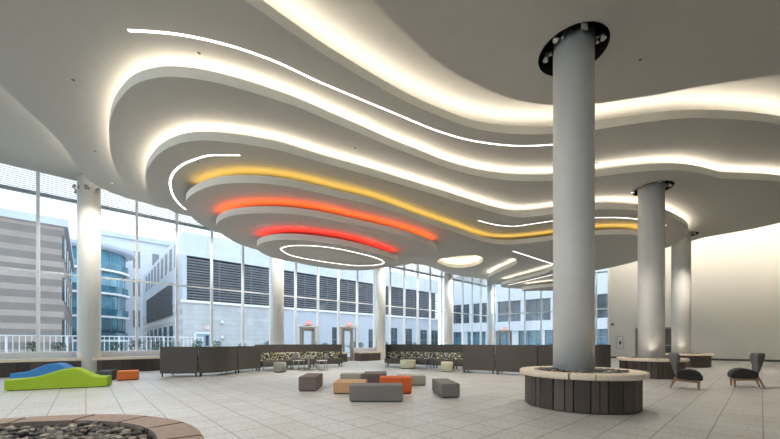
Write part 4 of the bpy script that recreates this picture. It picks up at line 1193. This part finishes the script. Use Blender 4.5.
# two-storey wing seen through the back glass wall
E2 = Vector((7.9, 54.0))
def e2(tq, d):
    p = E2 + UB * tq + VN * d
    return p
def ebox(mb, t0, t1, d0, d1, z0, z1):
    mb.prism([e2(t0, d0), e2(t1, d0), e2(t1, d1), e2(t0, d1)], z0, z1)
t = thing('two_storey_wing', 'two-storey wing with dark glazing between white bands, behind the back glass wall', 'building', (E2.x, E2.y, -0.25))
mb = MB(); ebox(mb, 1.0, 45, -12, -0.3, -0.25, 2.9); mb.build('lower_glazing', M['teal_glass'], t)
mb = MB(); ebox(mb, 1.0, 45, -12, -0.3, 4.2, 7.1); mb.build('upper_glazing', M['dark_glass'], t)
mb = MB(); ebox(mb, 1.0, 45, -12, 0.3, 2.9, 4.2); mb.build('spandrel_band', M['panel_white'], t)
mb = MB(); ebox(mb, 1.0, 45, -12, 0.1, 7.1, 11.5); mb.build('parapet', M['panel_white'], t)
for k in range(1, 12):
    mb = MB(); ebox(mb, k * 3.8, k * 3.8 + (0.9 if k % 2 else 0.5), -0.4, 0.05, -0.25, 2.9); ebox(mb, k * 3.8 + 1.2, k * 3.8 + 1.8, -0.4, 0.0, 4.2, 7.1); mb.build('pier', M['panel_white'], t)
mb = MB()
for k in range(2, 46):
    ebox(mb, k * 1.0 - 0.5, k * 1.0 - 0.44, -0.32, -0.2, -0.25, 2.9); ebox(mb, k * 1.0 - 0.5, k * 1.0 - 0.44, -0.32, -0.2, 4.2, 7.1)
ebox(mb, 1.0, 45, -0.32, -0.2, 1.9, 1.97); ebox(mb, 1.0, 45, -0.32, -0.2, 5.5, 5.57)
mb.build('glazing_bars', M['louvre'], t)

# white terrace railing outside the left end
t = thing('terrace_railing', 'white railing with thin upright bars outside the left glass wall', 'railing', a3(2, -4.5, -0.25))
mb = MB(); mb.beam(a3(-6, -4.5, 1.55), a3(6, -4.5, 1.55), 0.06, 0.05); mb.beam(a3(-6, -4.5, 0.35), a3(6, -4.5, 0.35), 0.05, 0.04); mb.build('rail', M['white'], t)
mb = MB()
for k in range(61):
    mb.beam(a3(-6 + k * 0.2, -4.5, 0.35), a3(-6 + k * 0.2, -4.5, 1.55), 0.022, 0.022, (1, 0, 0))
mb.build('upright_bars', M['white'], t)
for k in range(7):
    mb = MB(); mb.beam(a3(-6 + k * 2, -4.5, -0.25), a3(-6 + k * 2, -4.5, 1.58), 0.06, 0.06, (1, 0, 0)); mb.build('post', M['white'], t)

# planting bed and shrubs just outside the glass
t = thing('planting_bed', 'long low planting bed outside the glass wall', 'planter', a3(8, -1.3, -0.25))
mb = MB()
for r0, r1 in ((-20, 9.7), (11.7, 12.7), (14.8, 30)):
    mb.prism([on_a(r0, -0.7), on_a(r1, -0.7), on_a(r1, -1.9), on_a(r0, -1.9)], -0.25, 0.80)
mb.build('bed_wall', M['panel_white'], t)
def shrub_mesh(seed):
    rnd = random.Random(seed); bm = bmesh.new()
    for _ in range(170):
        a = rnd.uniform(0, 6.283); h = rnd.random(); r = 0.30 * math.sqrt(rnd.random()) * (1 - 0.4 * h)
        c = Vector((r * math.cos(a), r * math.sin(a), 0.04 + 0.46 * h))
        m = Matrix.Translation(c) @ Matrix.Rotation(a, 4, 'Z') @ Matrix.Rotation(rnd.uniform(-1.2, 0.2), 4, 'Y')
        s = rnd.uniform(0.05, 0.09)
        q = [m @ Vector(v) for v in ((0, 0, 0), (s, -s * 0.35, 0.01), (2 * s, 0, -0.01), (s, s * 0.35, 0.01))]
        bm.faces.new([bm.verts.new(v) for v in q])
    me = bpy.data.meshes.new('foliage'); bm.to_mesh(me); bm.free(); me.materials.append(M['leaves'])
    return me
def stem_mesh(seed):
    rnd = random.Random(seed); mb = MB()
    for _ in range(6):
        a = rnd.uniform(0, 6.283); mb.tube((0, 0, -0.01), (0.14 * math.cos(a), 0.14 * math.sin(a), 0.36), 0.008, 6)
    me = bpy.data.meshes.new('stems'); mb.bm.to_mesh(me); mb.bm.free(); me.materials.append(M['oak'])
    return me
FOL = [shrub_mesh(k) for k in range(3)]; STE = [stem_mesh(k) for k in range(3)]
for i, s in enumerate([-0.9, -0.15, 1.7, 2.45, 3.3, 4.05, 5.0, 5.9, 7.3, 8.7, 9.45, 11.9, 12.6, 15.0, 15.75, 17.2, 18.1, 19.0, 20.3, 21.4, 22.7]):
    o = thing('shrub', 'low dark green shrub in the planting bed just outside the long glass wall', 'shrub', a3(s, -1.1 - 0.12 * (i % 3), 0.80), group='shrubs outside the glass wall')
    k = 0.75 + 0.3 * random.random()
    o.scale = (k, k, k); o.rotation_euler = (0, 0, i * 1.7)
    for nm, me in (('foliage', FOL[i % 3]), ('stems', STE[i % 3])):
        c = bpy.data.objects.new(nm, me); COL.objects.link(c); c.parent = o
